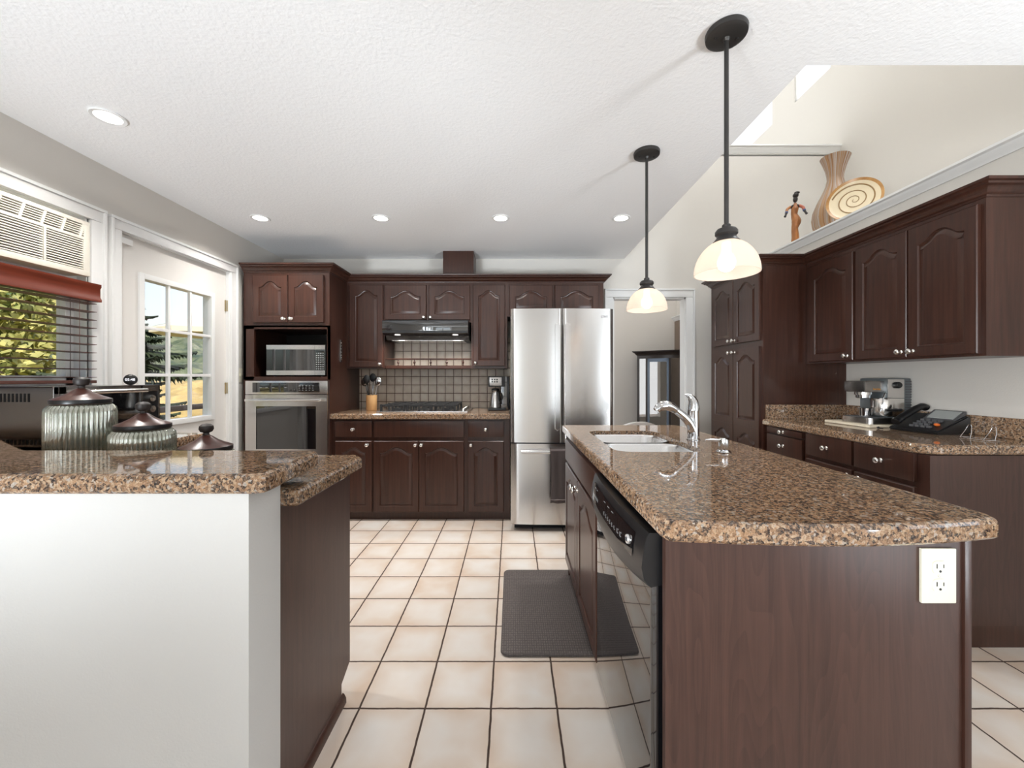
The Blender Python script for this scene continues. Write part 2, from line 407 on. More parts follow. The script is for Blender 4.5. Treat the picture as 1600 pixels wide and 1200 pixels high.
def dup(root, loc, label, rotz=None):
    r = root.copy(); C.objects.link(r); r.location = loc; r['label'] = label
    if rotz is not None: r.rotation_euler = (0, 0, R(rotz))
    for ch in list(root.children):
        c = ch.copy(); C.objects.link(c); c.parent = r
        for g in list(ch.children):
            d = g.copy(); C.objects.link(d); d.parent = c
    return r
def text(name, s, size, m, parent, loc, rot_deg, depth=.0006, align='CENTER'):
    cu = bpy.data.curves.new(name, 'FONT'); cu.body = s; cu.size = size; cu.extrude = depth; cu.align_x = align; cu.align_y = 'CENTER'
    t = bpy.data.objects.new(name, cu); C.objects.link(t)
    dg = bpy.context.evaluated_depsgraph_get()
    me = bpy.data.meshes.new_from_object(t.evaluated_get(dg)); bpy.data.objects.remove(t); bpy.data.curves.remove(cu)
    me.materials.clear(); me.materials.append(M[m])
    o = bpy.data.objects.new(name, me); C.objects.link(o); o.parent = parent; o.location = loc
    o.rotation_euler = [R(a) for a in rot_deg]
    return o

# ------------------------------------------------------------------ room shell
XL, XR, YB, ZC = -2.31, 2.48, 4.03, 2.42
WX = 3.30            # upper right wall behind the plant ledge
def boxes(*bs):
    bm = new()
    for b in bs: box(bm, *b)
    return bm
struct('floor', boxes((-2.45, 4.1, -7.0, 6.4, -.08, 0)), 'floor')
struct('wall_left', boxes((-2.45, XL, -7.0, -5.2, 0, ZC + .1), (-2.45, XL, -3.0, 1.0, 0, ZC + .1), (-2.45, XL, -5.2, -3.0, 0, .25), (-2.45, XL, -5.2, -3.0, 2.34, ZC + .1), (-2.45, XL, 1.0, 2.165, 0, 1.17), (-2.45, XL, 1.0, 2.165, 2.09, ZC + .1),
       (-2.45, XL, 2.165, 2.335, 0, ZC + .1), (-2.45, XL, 2.335, 3.26, 2.085, ZC + .1), (-2.45, XL, 3.26, YB + .1, 0, ZC + .1)), 'wall')
struct('wall_back', boxes((XL, 1.02, YB, YB + .1, 0, ZC + .1), (1.02, 1.756, YB, YB + .1, 2.03, 3.46), (1.756, WX, YB, YB + .1, 0, 3.46), (1.02, 1.02 + .001, YB, YB + .1, 2.03, 2.1)), 'wall')
struct('wall_right', boxes((XR, XR + .1, .9, YB, 0, 2.36), (XR + .1, WX, .9, YB, 2.31, 2.36), (XR, 4.1, .8, .9, 0, ZC)), 'wall')
struct('wall_right_upper', boxes((WX, WX + .05, .8, 4.12, 2.36, 5.6), (WX, WX + .05, 4.12, 6.4, 3.4, 4.43), (WX, WX + .05, 4.65, 5.05, 4.43, 5.6),
       (WX, WX + .05, 6.1, 6.4, 4.43, 5.6), (WX, WX + .05, 4.12, 6.1, 5.35, 5.6)), 'wall')
struct('wall_light_well', boxes((1.06, 1.13, 1.46, 6.4, ZC + .002, 5.6), (1.06, WX + .1, 1.46, 1.53, ZC + .002, 5.6), (1.06, WX + .1, 6.3, 6.4, 3.4, 5.6)), 'wall')
struct('ceiling', boxes((-2.45, 1.13, -7.0, YB + .1, ZC, ZC + .1), (1.13, 4.1, -7.0, 1.53, ZC, ZC + .1), (1.0, WX + .1, 1.4, 6.4, 5.6, 5.7)), 'ceiling')
struct('ceiling_dining', boxes((.3, WX, YB + .1, 6.4, 3.38, 3.48)), 'ceiling')
struct('wall_dining_back', boxes((.2, 2.63, 6.2, 6.3, 0, 3.4)), 'wall')
struct('wall_dining_left', boxes((.2, .3, YB + .1, 4.5, 0, 3.4), (.2, .3, 5.7, 6.2, 0, 3.4), (.2, .3, 4.5, 5.7, 0, .45), (.2, .3, 4.5, 5.7, 2.25, 3.4)), 'wall')
struct('wall_dining_right', boxes((2.53, 2.63, YB + .1, 6.2, 0, 2.12)), 'brownwall')
struct('wall_dining_right_upper', boxes((2.56, 2.66, YB + .1, 6.2, 2.12, 3.4)), 'wall')
# room behind the camera with tall windows
struct('wall_front', boxes((-2.45, -2.2, -7.0, -6.88, 0, ZC), (-1.0, 1.0, -7.0, -6.88, 0, ZC), (1.5, 4.1, -7.0, -6.88, 0, ZC),
       (-2.2, -1.0, -7.0, -6.88, 0, .25), (1.0, 1.5, -7.0, -6.88, 0, .25), (-2.45, 4.1, -7.0, -6.88, 2.34, ZC + .05)), 'wall')
struct('wall_side', boxes((4.0, 4.1, -7.0, -6.0, 0, ZC), (4.0, 4.1, -3.8, -2.3, 0, ZC), (4.0, 4.1, -.1, .9, 0, ZC), (4.0, 4.1, -7., .9, 0, .25), (4.0, 4.1, -7., .9, 2.34, ZC)), 'wall')
def winframe(name, u0, u1, horiz, a, b, label, mull):
    bm = new()
    for p, q in [(u0 - .06, u0 + .05), (u1 - .05, u1 + .06)] + [(u0 + (u1 - u0) * f - .03, u0 + (u1 - u0) * f + .03) for f in mull]:
        box(bm, *((p, q, a, b) if horiz else (a, b, p, q)), .2, 2.38)
    for z0, z1 in ((.2, .3), (2.28, 2.38), (1.25, 1.29)): box(bm, *((u0, u1, a, b) if horiz else (a, b, u0, u1)), z0, z1)
    tag(struct(name, bm, 'white'), label, 'window')
winframe('window_4', -2.2, -1.0, True, -6.66, -6.6, 'tall white window behind the viewer', (.5,)); winframe('window_5', 1.0, 1.5, True, -6.66, -6.6, 'narrow tall white window behind the viewer', ())
winframe('window_6', -2.3, -.1, False, 3.80, 3.86, 'wide white window in the side wall nearer the kitchen', (.33, .67)); winframe('window_7', -6.0, -3.8, False, 3.80, 3.86, 'wide white window in the side wall far from the kitchen', (.33, .67))  # the two side windows are unseen, added to bring in fill light
winframe('window_8', -5.2, -3.0, False, -2.2, -2.14, 'wide white window in the left wall behind the viewer', (.33, .67))  # unseen window added as a fill source from the left
# ledge trims and ceiling-well trim
crownw = [(0, 0), (.008, 0), (.014, .016), (.03, .03), (.034, .045), (.048, .052), (.048, .066), (0, .066)]
bm = new(); sweep(bm, [(XR, YB), (XR, .9)], [(o, z + 2.335) for o, z in crownw]); box(bm, XR + .001, WX, .9, YB, 2.361, 2.398)
struct('trim_plant_ledge', bm, 'white')
bm = new(); sweep(bm, [(1.13, YB), (WX, YB)], [(o, z + 3.49) for o, z in crownw]); box(bm, 1.13, WX, YB, 4.6, 3.48, 3.555)
struct('trim_upper_ledge', bm, 'white')
bm = new(); sweep(bm, [(2.53, 6.2), (2.53, 4.13)], [(o, z + 2.09) for o, z in crownw]); struct('trim_dining_ledge', bm, 'white')
# clerestory frames
for i, (a, b) in enumerate(((4.12, 4.65), (5.05, 6.1))):
    bm = new()
    for y0, y1, z0, z1 in ((a, a + .025, 4.43, 5.35), (b - .035, b, 4.43, 5.35), (a, b, 5.31, 5.35), (a, b, 4.43, 4.45)): box(bm, WX + .012, WX + .04, y0, y1, z0, z1)
    w = struct('window_%d' % (i + 2), bm, 'white')
    tag(w, ('high narrow clerestory window over the plant ledge, nearer the room', 'high clerestory window just above the far upper ledge')[i], 'window')
    struct('window_pane', boxes((WX + .022, WX + .027, a, b, 4.43, 5.35)), 'glass', w)
# dining doorway casing
def casing(bm, u0, u1, ztop, w, axis, pos, t=.02, z0=0.):
    # flat casing with a raised outer band around an opening; axis 'x': wall at y=pos, else wall at x=pos
    bb = .016
    def put(a, b, d, za, zb):
        if axis == 'x': box(bm, a, b, pos - d, pos, za, zb, .003)
        else: box(bm, pos, pos + d, a, b, za, zb, .003)
    put(u0 - w + bb, u0, t, z0, ztop); put(u1, u1 + w - bb, t, z0, ztop); put(u0 - w + bb, u1 + w - bb, t + .002, ztop + .0005, ztop + w - bb)
    put(u0 - w, u0 - w + bb - .0005, t + .011, z0, ztop + w - bb); put(u1 + w - bb + .0005, u1 + w, t + .011, z0, ztop + w - bb); put(u0 - w, u1 + w, t + .012, ztop + w - bb + .0005, ztop + w)
bm = new(); casing(bm, 1.02, 1.756, 2.03, .085, 'x', YB); box(bm, 1.756 - .015, 1.756, YB, YB + .1, 0, 2.03); box(bm, 1.02, 1.035, YB, YB + .1, 0, 2.03); box(bm, 1.02, 1.756, YB, YB + .1, 2.015, 2.03)
struct('trim_dining_doorway', bm, 'white')

# ------------------------------------------------------------------ glazed side door
bm = new(); box(bm, -2.385, -2.335, 2.345, 2.49, .01, 2.08); box(bm, -2.385, -2.335, 3.11, 3.25, .01, 2.08)
box(bm, -2.385, -2.335, 2.49, 3.11, .01, .90); box(bm, -2.385, -2.335, 2.49, 3.11, 1.875, 2.08)
door = struct('door_1', bm, 'door'); tag(door, 'white side door with a nine-pane glass lite, hinged by the oven cabinet', 'door')
bm = new()
for y0, y1, z0, z1 in ((2.485, 2.520, .895, 1.88), (3.080, 3.115, .895, 1.88), (2.520, 3.080, .8951, .930), (2.520, 3.080, 1.845, 1.8799)): box(bm, -2.392, -2.322, y0, y1, z0, z1, .003)
struct('lite_frame', bm, 'white', door)
bm = new()
for f in (1 / 3, 2 / 3):
    y = 2.525 + .55 * f; z = .935 + .905 * f
    box(bm, -2.350, -2.330, y - .009, y + .009, .93, 1.85, .002); box(bm, -2.349, -2.331, 2.52, 3.08, z - .010, z + .010, .002)
struct('muntin', bm, 'white', door)
struct('pane', boxes((-2.356, -2.351, 2.50, 3.10, .91, 1.865)), 'glass', door)
for z in (1.76, 1.09, .3):
    bm = new(); lathe(bm, [(.007, 0), (.007, .09)], 10, c=(-2.322, 3.256, z)); box(bm, -2.336, -2.329, 3.235, 3.262, z, z + .09); struct('hinge', bm, 'brass', door)
bm = new(); box(bm, -2.336, -2.312, 2.352, 2.43, 2.02, 2.055, .004); struct('alarm_contact', bm, 'white', door)
bm = new(); lathe(bm, [(.03, 0), (.03, .008), (.012, .012), (.012, .04), (.028, .05), (.03, .065), (.018, .078), (0, .08)], 20, 'x', (-2.335, 2.41, 1.0)); struct('door_handle', bm, 'nickel', door)
bm = new(); casing(bm, 2.340, 3.255, 2.083, .07, 'y', XL); 
for b in ((-2.45, XL, 2.335, 2.345, 0, 2.085), (-2.45, XL, 3.25, 3.26, 0, 2.085), (-2.45, XL, 2.335, 3.26, 2.08, 2.086)): box(bm, *b)
struct('trim_1', bm, 'white')
# ------------------------------------------------------------------ left window
bm = new()
for b in ((-2.43, -2.38, 1.0, 1.06, 1.17, 2.09), (-2.43, -2.38, 2.122, 2.165, 1.17, 2.09), (-2.43, -2.38, 1.0, 2.165, 1.17, 1.23), (-2.43, -2.38, 1.0, 2.165, 1.70, 1.76)): box(bm, *b, .004)
win = struct('window_1', bm, 'white'); tag(win, 'white framed window with a wooden blind, left of the side door', 'window')
struct('pane', boxes((-2.41, -2.405, 1.03, 2.12, 1.2, 1.74)), 'glass', win)
struct('filler_panel', boxes((-2.42, -2.36, 1.0, 2.165, 1.75, 2.09)), 'white', win)
bm = new(); casing(bm, 1.0, 2.17, 2.083, .075, 'y', XL, z0=1.13); box(bm, -2.45, -2.26, .92, 2.25, 1.14, 1.17, .006)
for b in ((-2.45, XL, 2.16, 2.17, 1.17, 2.085), (-2.45, XL, .995, 1.005, 1.17, 2.085), (-2.45, XL, 1.0, 2.17, 2.08, 2.09)): box(bm, *b)
struct('trim_2', bm, 'white')
# air conditioner
ac = thing('air_conditioner', 'cream through-window air conditioner above the wooden blind', 'air conditioner', (-2.25, 1.50, 1.757), 90)
L, H = .625, .288     # local: x along +Y world, y into wall (+y = -X), z up
bm = new(); box(bm, 0, L, .03, .40, .004, H - .004, .01); obj('casing', bm, 'cream', ac)
bm = new()
for b in ((0, L, 0, .03, 0, .03), (0, L, 0, .03, H - .02, H), (0, .025, .001, .03, .02, H - .015), (L - .03, L, .001, .03, .02, H - .015), (.02, L - .02, .0015, .03, .188, .204)): box(bm, *b, .004)
for x in (.22, .42): box(bm, x - .005, x + .005, .001, .03, .03, .19)
obj('front_panel', bm, 'cream', ac)
bm = new(); box(bm, .02, L - .02, .024, .031, .02, H - .01); obj('grille_backing', bm, mat('grille_dark', (.035, .022, .014), .8), ac)
bm = new()
for i in range(13):
    z = .034 + i * .0121; box(bm, .02, L - .025, .006, .020, z, z + .0056)
obj('intake_grille', bm, 'cream', ac)
bm = new()
for i in range(5):
    z = .212 + i * .0115; box(bm, .02, L - .025, .004, .022, z, z + .0045)
for i in range(7):
    x = .06 + i * .085; prism(bm, [(x, .2), (x + .012, .2), (x + .03, H - .018), (x + .018, H - .018)], .002, .02, 'y')
obj('outlet_louver', bm, 'cream', ac)
# blind
bl = thing('window_blind', 'red-brown wooden slat blind hanging in the left window', 'blind', (-2.25, 1.0, 1.19))
bm = new(); prism(bm, [(-.02, .435), (-.02, .53), (.034, .53), (.034, .515), (.028, .505), (.028, .46), (.036, .448), (.036, .435)], 0, 1.15, 'y'); obj('valance', bm, 'blindwood', bl)
for i in range(10):
    z = .03 + i * .0435
    bm = new(); prism(bm, [(-.025, z - .002), (.025, z + .001), (.025, z + .0035), (-.025, z + .0005)], .02, 1.135, 'y'); obj('slat', bm, 'slat', bl)
bm = new(); box(bm, -.025, .025, .02, 1.135, 0, .016, .003); obj('bottom_rail', bm, 'slat', bl)
for y in (.18, .62, 1.05):
    bm = new(); tube(bm, [(.024, y, .01), (.024, y, .44)], .0012, 5); tube(bm, [(-.024, y, .01), (-.024, y, .44)], .0012, 5); obj('ladder_cord', bm, 'slat', bl)

# ------------------------------------------------------------------ cabinet pieces
def bell(u):
    u = abs(u)
    return 1 - .62 * (u / .55) ** 2 if u < .55 else .38 * max(0, (.95 - u) / .40) ** 2
def panel(bm, x0, z0, w, h, arch, m, edge=.004, t=.02):
    n = 22; xi0, xi1 = m, w - m; zi0 = m; zs = h - m - arch
    inner = [(xi0, zi0), (xi1, zi0), (xi1, zs)]; outer = [(0, 0), (w, 0), (w, h)]
    for i in range(1, n):
        u = 1 - 2 * i / n; x = (xi0 + xi1) / 2 + u * (xi1 - xi0) / 2
        inner.append((x, zs + arch * bell(u))); outer.append((x, h))
    inner.append((xi0, zs)); outer.append((0, h))
    def shrink(p): return [(min(max(x, edge), w - edge), min(max(z, edge), h - edge)) for x, z in p]
    L_ = [(outer, t), (outer, edge), (shrink(outer), 0), (inner, 0), (inset(inner, .004), .0075), (inset(inner, .009), .009), (inset(inner, .013), .0075), (inset(inner, .030), .0015), (inset(inner, .033), .0015)]
    loops = [[bm.verts.new((x0 + x, y, z0 + z)) for x, z in p] for p, y in L_]; k = len(inner)
    for a, b in zip(loops, loops[1:]):
        for i in range(k): bm.faces.new((a[i], a[(i + 1) % k], b[(i + 1) % k], b[i]))
    bm.faces.new(loops[0])
    top = loops[-1]      # fill raised field as vertical strips towards its bottom edge
    es = [bm.edges.get((top[i], top[(i + 1) % k])) for i in range(k)]
    bmesh.ops.triangle_fill(bm, use_beauty=True, edges=es)
def knob_bm():
    bm = new(); lathe(bm, [(.011, 0), (.011, -.003), (.0055, -.006), (.005, -.014), (.010, -.018), (.0145, -.024), (.0155, -.029), (.013, -.034), (.007, -.0365), (0, -.037)], 16, 'y'); return bm
KNOB = None
def knob(parent, x, z):
    global KNOB
    if KNOB is None:
        o = obj('knob', knob_bm(), 'nickel', parent, (x, 0, z), ang=60); KNOB = o.data; return o
    o = bpy.data.objects.new('knob', KNOB); C.objects.link(o); o.parent = parent; o.location = (x, 0, z); return o
def cdoor(cab, x, z, w, h, kn=None, arch=.05, m=.052, secs=None, name='door'):
    bm = new()
    if secs: panel(bm, 0, 0, w, secs, arch, m, 0.0005); panel(bm, 0, secs, w, h - secs, arch, m, .0005)
    else: panel(bm, 0, 0, w, h, arch, m)
    d = obj(name, bm, 'wood', cab, (x, -.02, z), ang=28)
    if kn: knob(d, *kn)
    return d
def drawer(cab, x, z, w, h, kn=True, name='drawer'):
    bm = new(); box(bm, 0, w, 0, .02, 0, h, .005)
    d = obj(name, bm, 'wood', cab, (x, -.02, z))
    if kn: knob(d, w / 2, h / 2)
    return d
G_back, G_up = 'base cabinets along the back wall', 'wall cabinets along the back wall'
# base cabinets, back wall (face y=3.40)
def base(label, x0, x1, rot_=0, loc=None, depth=.62, ztoe=.065, top=.868, group=G_back):
    c = thing('base_cabinet', label, 'cabinet', loc or (x0, 3.40, 0), rot_, group); w = x1 - x0
    bm = new(); box(bm, 0, w, 0, depth, ztoe, top); obj('carcass', bm, 'wood', c)
    bm = new(); box(bm, 0, w, .034, depth, 0, ztoe); obj('toe_kick', bm, 'wood', c)
    return c
c = base('narrow dark wood base cabinet between oven tower and cooktop cabinet', -1.54, -1.18)
drawer(c, .038, .714, .31, .136); cdoor(c, .038, .077, .31, .604, (.275, .572), .045)
c = base('wide dark wood base cabinet with two doors under the cooktop', -1.18, -.395)
drawer(c, .005, .714, .767, .136, False, 'false_front'); cdoor(c, .005, .077, .382, .604, (.358, .572)); cdoor(c, .390, .077, .382, .604, (.024, .572))
c = base('dark wood base cabinet with one drawer beside the refrigerator', -.395, -.018)
drawer(c, .02, .714, .305, .136); cdoor(c, .02, .077, .305, .604, (.016 + .012, .572), .045)
# upper cabinets, back wall (face y=3.715)
def upper(label, x0, x1, z0, z1=2.12, depth=.315):
    c = thing('wall_cabinet', label, 'cabinet', (x0, 3.715, z0), 0, G_up)
    bm = new(); box(bm, 0, x1 - x0, 0, depth, 0, z1 - z0); obj('carcass', bm, 'wood', c); return c
c = upper('tall narrow dark wall cabinet left of the range hood', -1.54, -1.19, 1.305)
cdoor(c, .03, .012, .312, .765, (.285, .028), .05, .05)
c = upper('short two-door dark wall cabinet directly above the range hood', -1.19, -.38, 1.735)
cdoor(c, .007, .02, .386, .325, (.366, .022), .055); cdoor(c, .417, .02, .382, .325, (.018, .022), .055)
c = upper('tall narrow dark wall cabinet between range hood and refrigerator', -.38, -.045, 1.305)
cdoor(c, .017, .022, .298, .755, (.026, .028), .05, .05)
c = upper('two-door dark wall cabinet above the refrigerator', -.045, .853, 1.79)
cdoor(c, .021, .015, .40, .275, None, .055); cdoor(c, .443, .015, .405, .275, None, .055)
# crown moulding
crown = [(-.01, 0), (.004, 0), (.008, .010), (.016, .014), (.022, .026), (.036, .040), (.046, .044), (.050, .052), (.062, .056), (.064, .068), (-.01, .068)]
bm = new(); sweep(bm, [(-2.264, 3.36), (-1.54, 3.36), (-1.54, 3.715), (.853, 3.715), (.853, YB)], [(o, z + 2.105) for o, z in crown])
tag(obj('crown_moulding', bm, 'wood'), 'dark crown moulding along the back wall cabinets and oven tower', 'moulding')
# oven tower
t = thing('oven_tower', 'tall dark wood oven tower with microwave niche beside the side door', 'cabinet', (-2.264, 3.36, 0)); w = .724
bm = new()
for b in ((0, .02, 0, .66, .065, 2.13), (w - .02, w, 0, .66, .065, 2.13), (.02, w - .02, .64, .66, .065, 2.13), (.02, w - .02, 0, .64, 1.645, 2.13), (.02, w - .02, 0, .64, 1.195, 1.228), (.02, w - .02, 0, .60, .065, .46),
          (0, .087, 0, .02, 1.2, 1.66), (w - .016, w, 0, .02, 1.2, 1.66), (0, w, 0, .02, 1.63, 1.66)): box(bm, *b)
obj('carcass', bm, 'wood', t); bm = new(); box(bm, 0, w, .04, .6, 0, .065); obj('toe_kick', bm, 'wood', t)
bm = new(); box(bm, .021, w - .021, .60, .638, 1.23, 1.644); obj('niche_back', bm, 'dark', t)
cdoor(t, .087, 1.682, .293, .40, (.266, .03), .05); cdoor(t, .385, 1.682, .295, .40, (.028, .03), .05)
drawer(t, .03, .09, .66, .35)
# wall oven
ov = thing('built_in_oven', 'stainless steel wall oven built into the oven tower below the microwave', 'oven', (-2.234, 3.335, .475)); w = .687
bm = new(); box(bm, .02, w - .02, .024, .56, 0, .715); obj('body', bm, 'dgrey', ov)
bm = new(); box(bm, 0, w, 0, .025, .604, .718, .004); cp = obj('control_panel', bm, 'steel', ov)
bm = new(); box(bm, .062, w - .065, -.003, .001, .622, .703, .001); obj('display_glass', bm, 'gloss', cp)
bm = new()
for i in range(5):
    for j in range(3): box(bm, .45 + i * .028, .45 + i * .028 + (.010 if (i + j) % 2 else .014), -.0042, -.003, .638 + j * .018, .642 + j * .018)
for x in (.12, .17, .225, .33): box(bm, x, x + .022, -.0042, -.003, .66, .663)
obj('button_print', bm, 'mark', cp)
bm = new()
for b in ((0, .09, 0, .03, 0, .6), (w - .095, w, 0, .03, 0, .6), (.09, w - .095, 0, .03, 0, .145), (.09, w - .095, 0, .03, .505, .6)): box(bm, *b)
dr = obj('oven_door', bm, 'steel', ov)
bm = new(); box(bm, .085, w - .09, .006, .012, .14, .51); obj('oven_window', bm, 'gloss', dr)
bm = new(); tube(bm, [(.03, -.045, .558), (w - .04, -.045, .558)], .012, 14)
for x in (.06, w - .075): tube(bm, [(x, -.045, .558), (x, .002, .558)], .010, 12)
obj('oven_handle', bm, 'nickel', dr)
# microwave in the niche
mw = thing('microwave', 'stainless microwave standing in the oven tower niche', 'microwave', (-2.10, 3.40, 1.2285)); w = .505
bm = new(); box(bm, 0, w, .012, .36, .012, .272, .004); obj('body', bm, 'dgrey', mw)
bm = new(); box(bm, .003, w - .09, 0, .014, .014, .052); box(bm, .003, w - .09, 0, .014, .232, .270); d = obj('door_frame', bm, 'steel', mw)
bm = new(); box(bm, .003, w - .09, .001, .013, .052, .232); obj('door_glass', bm, 'gloss', mw)
bm = new(); box(bm, w - .088, w - .002, 0, .014, .014, .052); box(bm, w - .088, w - .002, 0, .014, .232, .270); box(bm, w - .088, w - .002, .002, .014, .052, .232)
kp = obj('control_panel', bm, 'steel', mw)
bm = new(); box(bm, w - .086, w - .004, .0005, .003, .053, .231); obj('keypad_glass', bm, 'gloss', kp)
bm = new()
for i in range(4):
    for j in range(8): box(bm, w - .078 + i * .018, w - .078 + i * .018 + .010, -.0006, .0006, .062 + j * .019, .070 + j * .019)
obj('keypad_print', bm, 'mark', kp)
for x in (.05, w - .05):
    for y in (.05, .32): bm = new(); lathe(bm, [(.012, 0), (.012, .013)], 10, c=(x, y, 0)); obj('foot', bm, 'black', mw)
# ornament on tower side
bm = new(); box(bm, 0, .008, -.02, .02, 0, .2, .004)
for i in range(6): ball(bm, (.009, 0, .03 + i * .028), .011, .5, 1, 1, 10)
tag(obj('wall_ornament', bm, 'steeld', None, (-1.5395, 3.575, 1.36)), 'slim engraved pewter ornament hanging on the oven tower side', 'ornament')
# duct cover
bm = new(); box(bm, -.654, -.364, 3.77, YB, 2.15, ZC, .002); tag(obj('duct_cover', bm, 'wood'), 'dark wood hood duct cover rising from the wall cabinets to the ceiling', 'duct cover')
# backsplash
bm = new(); box(bm, -1.54, -.018, YB - .009, YB - .001, .915, 1.62)
o = obj('tile_backsplash', bm, 'splash'); tag(o, 'square beige tile backsplash with brown grout behind the cooktop', 'backsplash')
# range hood
h = thing('range_hood', 'black under-cabinet range hood over the cooktop', 'range hood', (-1.16, 3.56, 1.565)); w = .765
bm = new(); prism(bm, [(0, .055), (0, .168), (.46, .168), (.46, .0), (.13, .0), (.10, .04), (.02, .05)], 0, w, 'x'); obj('hood_body', bm, 'black', h)
bm = new(); box(bm, .0, w, -.004, .003, .075, .16, .001); obj('front_glass', bm, 'gloss', h)
bm = new(); lathe(bm, [(.0, 0), (.5, 0.0001), (.5, .004), (0, .0045)], 48)
for v in bm.verts: v.co = Vector((w / 2 + v.co.x * .23, -.0045 - v.co.z * .3, .148 + v.co.y * .026))
obj('control_strip', bm, 'gloss', h)
bm = new(); box(bm, .05, w - .05, .13, .40, -.003, .002); obj('filter', bm, 'steel', h)
for x in (.12, w - .12):
    bm = new(); lathe(bm, [(.0, 0), (.026, 0.0), (.026, .006), (0, .006)], 18, c=(x, .06, .0405)); obj('lamp_lens', bm, 'hoodlens', h); light('hood_spot', 'SPOT', (-1.16 + x, 3.62, 1.595), (12, 0, 0), 10, (1, .96, .9), spot_size=R(150), spot_blend=1., shadow_soft_size=.03)
# spice shelf with gallery rail
s = thing('spice_shelf', 'narrow dark shelf with a spindle gallery rail under the range hood', 'shelf', (-1.188, 3.73, 1.304)); w = .806
bm = new(); box(bm, 0, w, 0, .29, 0, .03, .003); obj('shelf_board', bm, 'wood', s)
bm = new(); box(bm, 0, w, .004, .016, .086, .097, .003); obj('rail', bm, 'wood', s)
for i in range(5):
    bm = new(); lathe(bm, [(.007, 0), (.008, .004), (.004, .008), (.004, .014), (.010, .022), (.011, .030), (.009, .037), (.004, .044), (.004, .05), (.008, .053), (.007, .058)], 12, c=(.12 + i * .152, .010, .029)); obj('spindle', bm, 'wood', s)
# back worktop
bm = new(); slab(bm, [(-1.54, 3.362), (-.018, 3.362), (-.018, YB - .008), (-1.54, YB - .008)], .868, .914, .008)
tag(obj('worktop', bm, 'granite', ang=20), 'speckled brown granite worktop around the cooktop along the back wall', 'worktop')
# cooktop
k = thing('cooktop', 'stainless gas cooktop with black cast iron grates', 'cooktop', (-1.175, 3.44, .914)); w = .79
bm = new(); box(bm, 0, w, 0, .50, 0, .014, .005); obj('tray', bm, 'steel', k)
bcs = [(.15, .13), (.15, .37), (.37, .25), (.58, .13), (.58, .37)]
for x, y in bcs:
    bm = new(); lathe(bm, [(.048, .012), (.048, .02), (.034, .022), (.034, .032), (.026, .036), (0, .036)], 20, c=(x, y, 0)); obj('burner', bm, 'iron', k)
for gx in (.035, .265, .475):
    gw = .2; bm = new()
    for a in (0, gw):
        box(bm, gx + a - .006, gx + a + .006, .03, .47, .05, .066, .003)
    for y in (.03, .14, .25, .36, .47): box(bm, gx, gx + gw, y - .006, y + .006, .052, .068, .003)
    box(bm, gx + gw / 2 - .005, gx + gw / 2 + .005, .03, .47, .054, .072, .003)
    for a in (0, gw / 2, gw):
        for y in (.03, .25, .47): box(bm, gx + a - .009, gx + a + .009, y - .009, y + .009, .012, .072, .003)
    obj('grate', bm, 'iron', k)
for i in range(5):
    bm = new(); lathe(bm, [(.02, .013), (.019, .03), (.015, .034), (0, .034)], 16, c=(.745, .07 + i * .085, 0)); obj('control_knob', bm, 'nickel', k)
# utensil crock
u = thing('utensil_crock', 'light wooden crock on the worktop left of the cooktop', 'crock', (-1.315, 3.73, .914))
bm = new(); lathe(bm, [(.045, 0), (.048, .004), (.050, .135), (.050, .143), (.045, .143), (.043, .02), (0, .018)], 28); obj('crock', bm, 'bamboo', u)
def utensil(label, kind, a, lean, L, m):
    tx, ty = cos(a) * lean, sin(a) * lean
    o = thing('kitchen_' + kind, label, kind, (-1.315 + cos(a) * .012, 3.73 + sin(a) * .012, .936))
    top = (tx, ty, L); bm = new(); tube(bm, [(0, 0, 0), (tx * .5, ty * .5, L * .5), top], [.005, .0055, .005], 8); obj('handle', bm, m, o)
    bm = new()
    if kind == 'whisk':
        for j in range(5):
            b = pi * j / 5; P = [(top[0], top[1], top[2] - .01)]
            for q in range(1, 8):
                f = q / 8; r = .028 * sin(pi * f); P.append((top[0] + r * cos(b), top[1] + r * sin(b), top[2] + .1 * (1 - abs(2 * f - 1)) ** .6))
            P.append(P[0]); tube(bm, P, .0016, 5)
    else:
        ball(bm, (top[0] + tx * .25, top[1] - .008, top[2] + .034), .036, .85, .22 if kind != 'ladle' else .6, 1.15, 16)
    obj('head', bm, m, o)
    return o
utensil('black ladle leaning left in the wooden crock', 'ladle', pi, .04, .21, 'gloss')
utensil('black spatula upright at the back of the wooden crock', 'spatula', pi / 2, .03, .25, 'black')
utensil('steel serving spoon leaning right in the wooden crock', 'spoon', 0.15, .04, .215, 'chrome')
utensil('black slotted turner leaning forward left in the wooden crock', 'turner', 4.0, .03, .235, 'black')
utensil('steel wire whisk in front in the wooden crock', 'whisk', 5.4, .02, .15, 'chrome')
# coffee maker
f = thing('coffee_maker', 'black drip coffee maker with a steel carafe beside the refrigerator', 'coffee maker', (-.222, 3.66, .914))
bm = new(); box(bm, 0, .165, 0, .24, 0, .022, .008); obj('base', bm, 'black', f)
bm = new(); box(bm, .118, .198, .03, .25, .0, .318, .01); obj('water_tank', bm, 'gloss', f)
bm = new(); prism(bm, [(0, .222), (-.008, .318), (.24, .318), (.24, .222)], .004, .16, 'x'); obj('brew_head', bm, 'black', f)
bm = new(); box(bm, .014, .128, -.009, .0, .232, .31, .003); fp = obj('front_plate', bm, 'steeld', f)
bm = new()
for i in range(3):
    for j in range(2): box(bm, .035 + i * .022, .047 + i * .022, -.011, -.008, .262 + j * .02, .274 + j * .02)
obj('button', bm, 'black', fp)
cf = new(); lathe(cf, [(.05, 0), (.058, .004), (.056, .05), (.046, .11), (.036, .15), (.04, .16), (.036, .165), (0, .166)], 28, c=(.066, .09, .023)); car = obj('carafe', cf, 'steel', f)
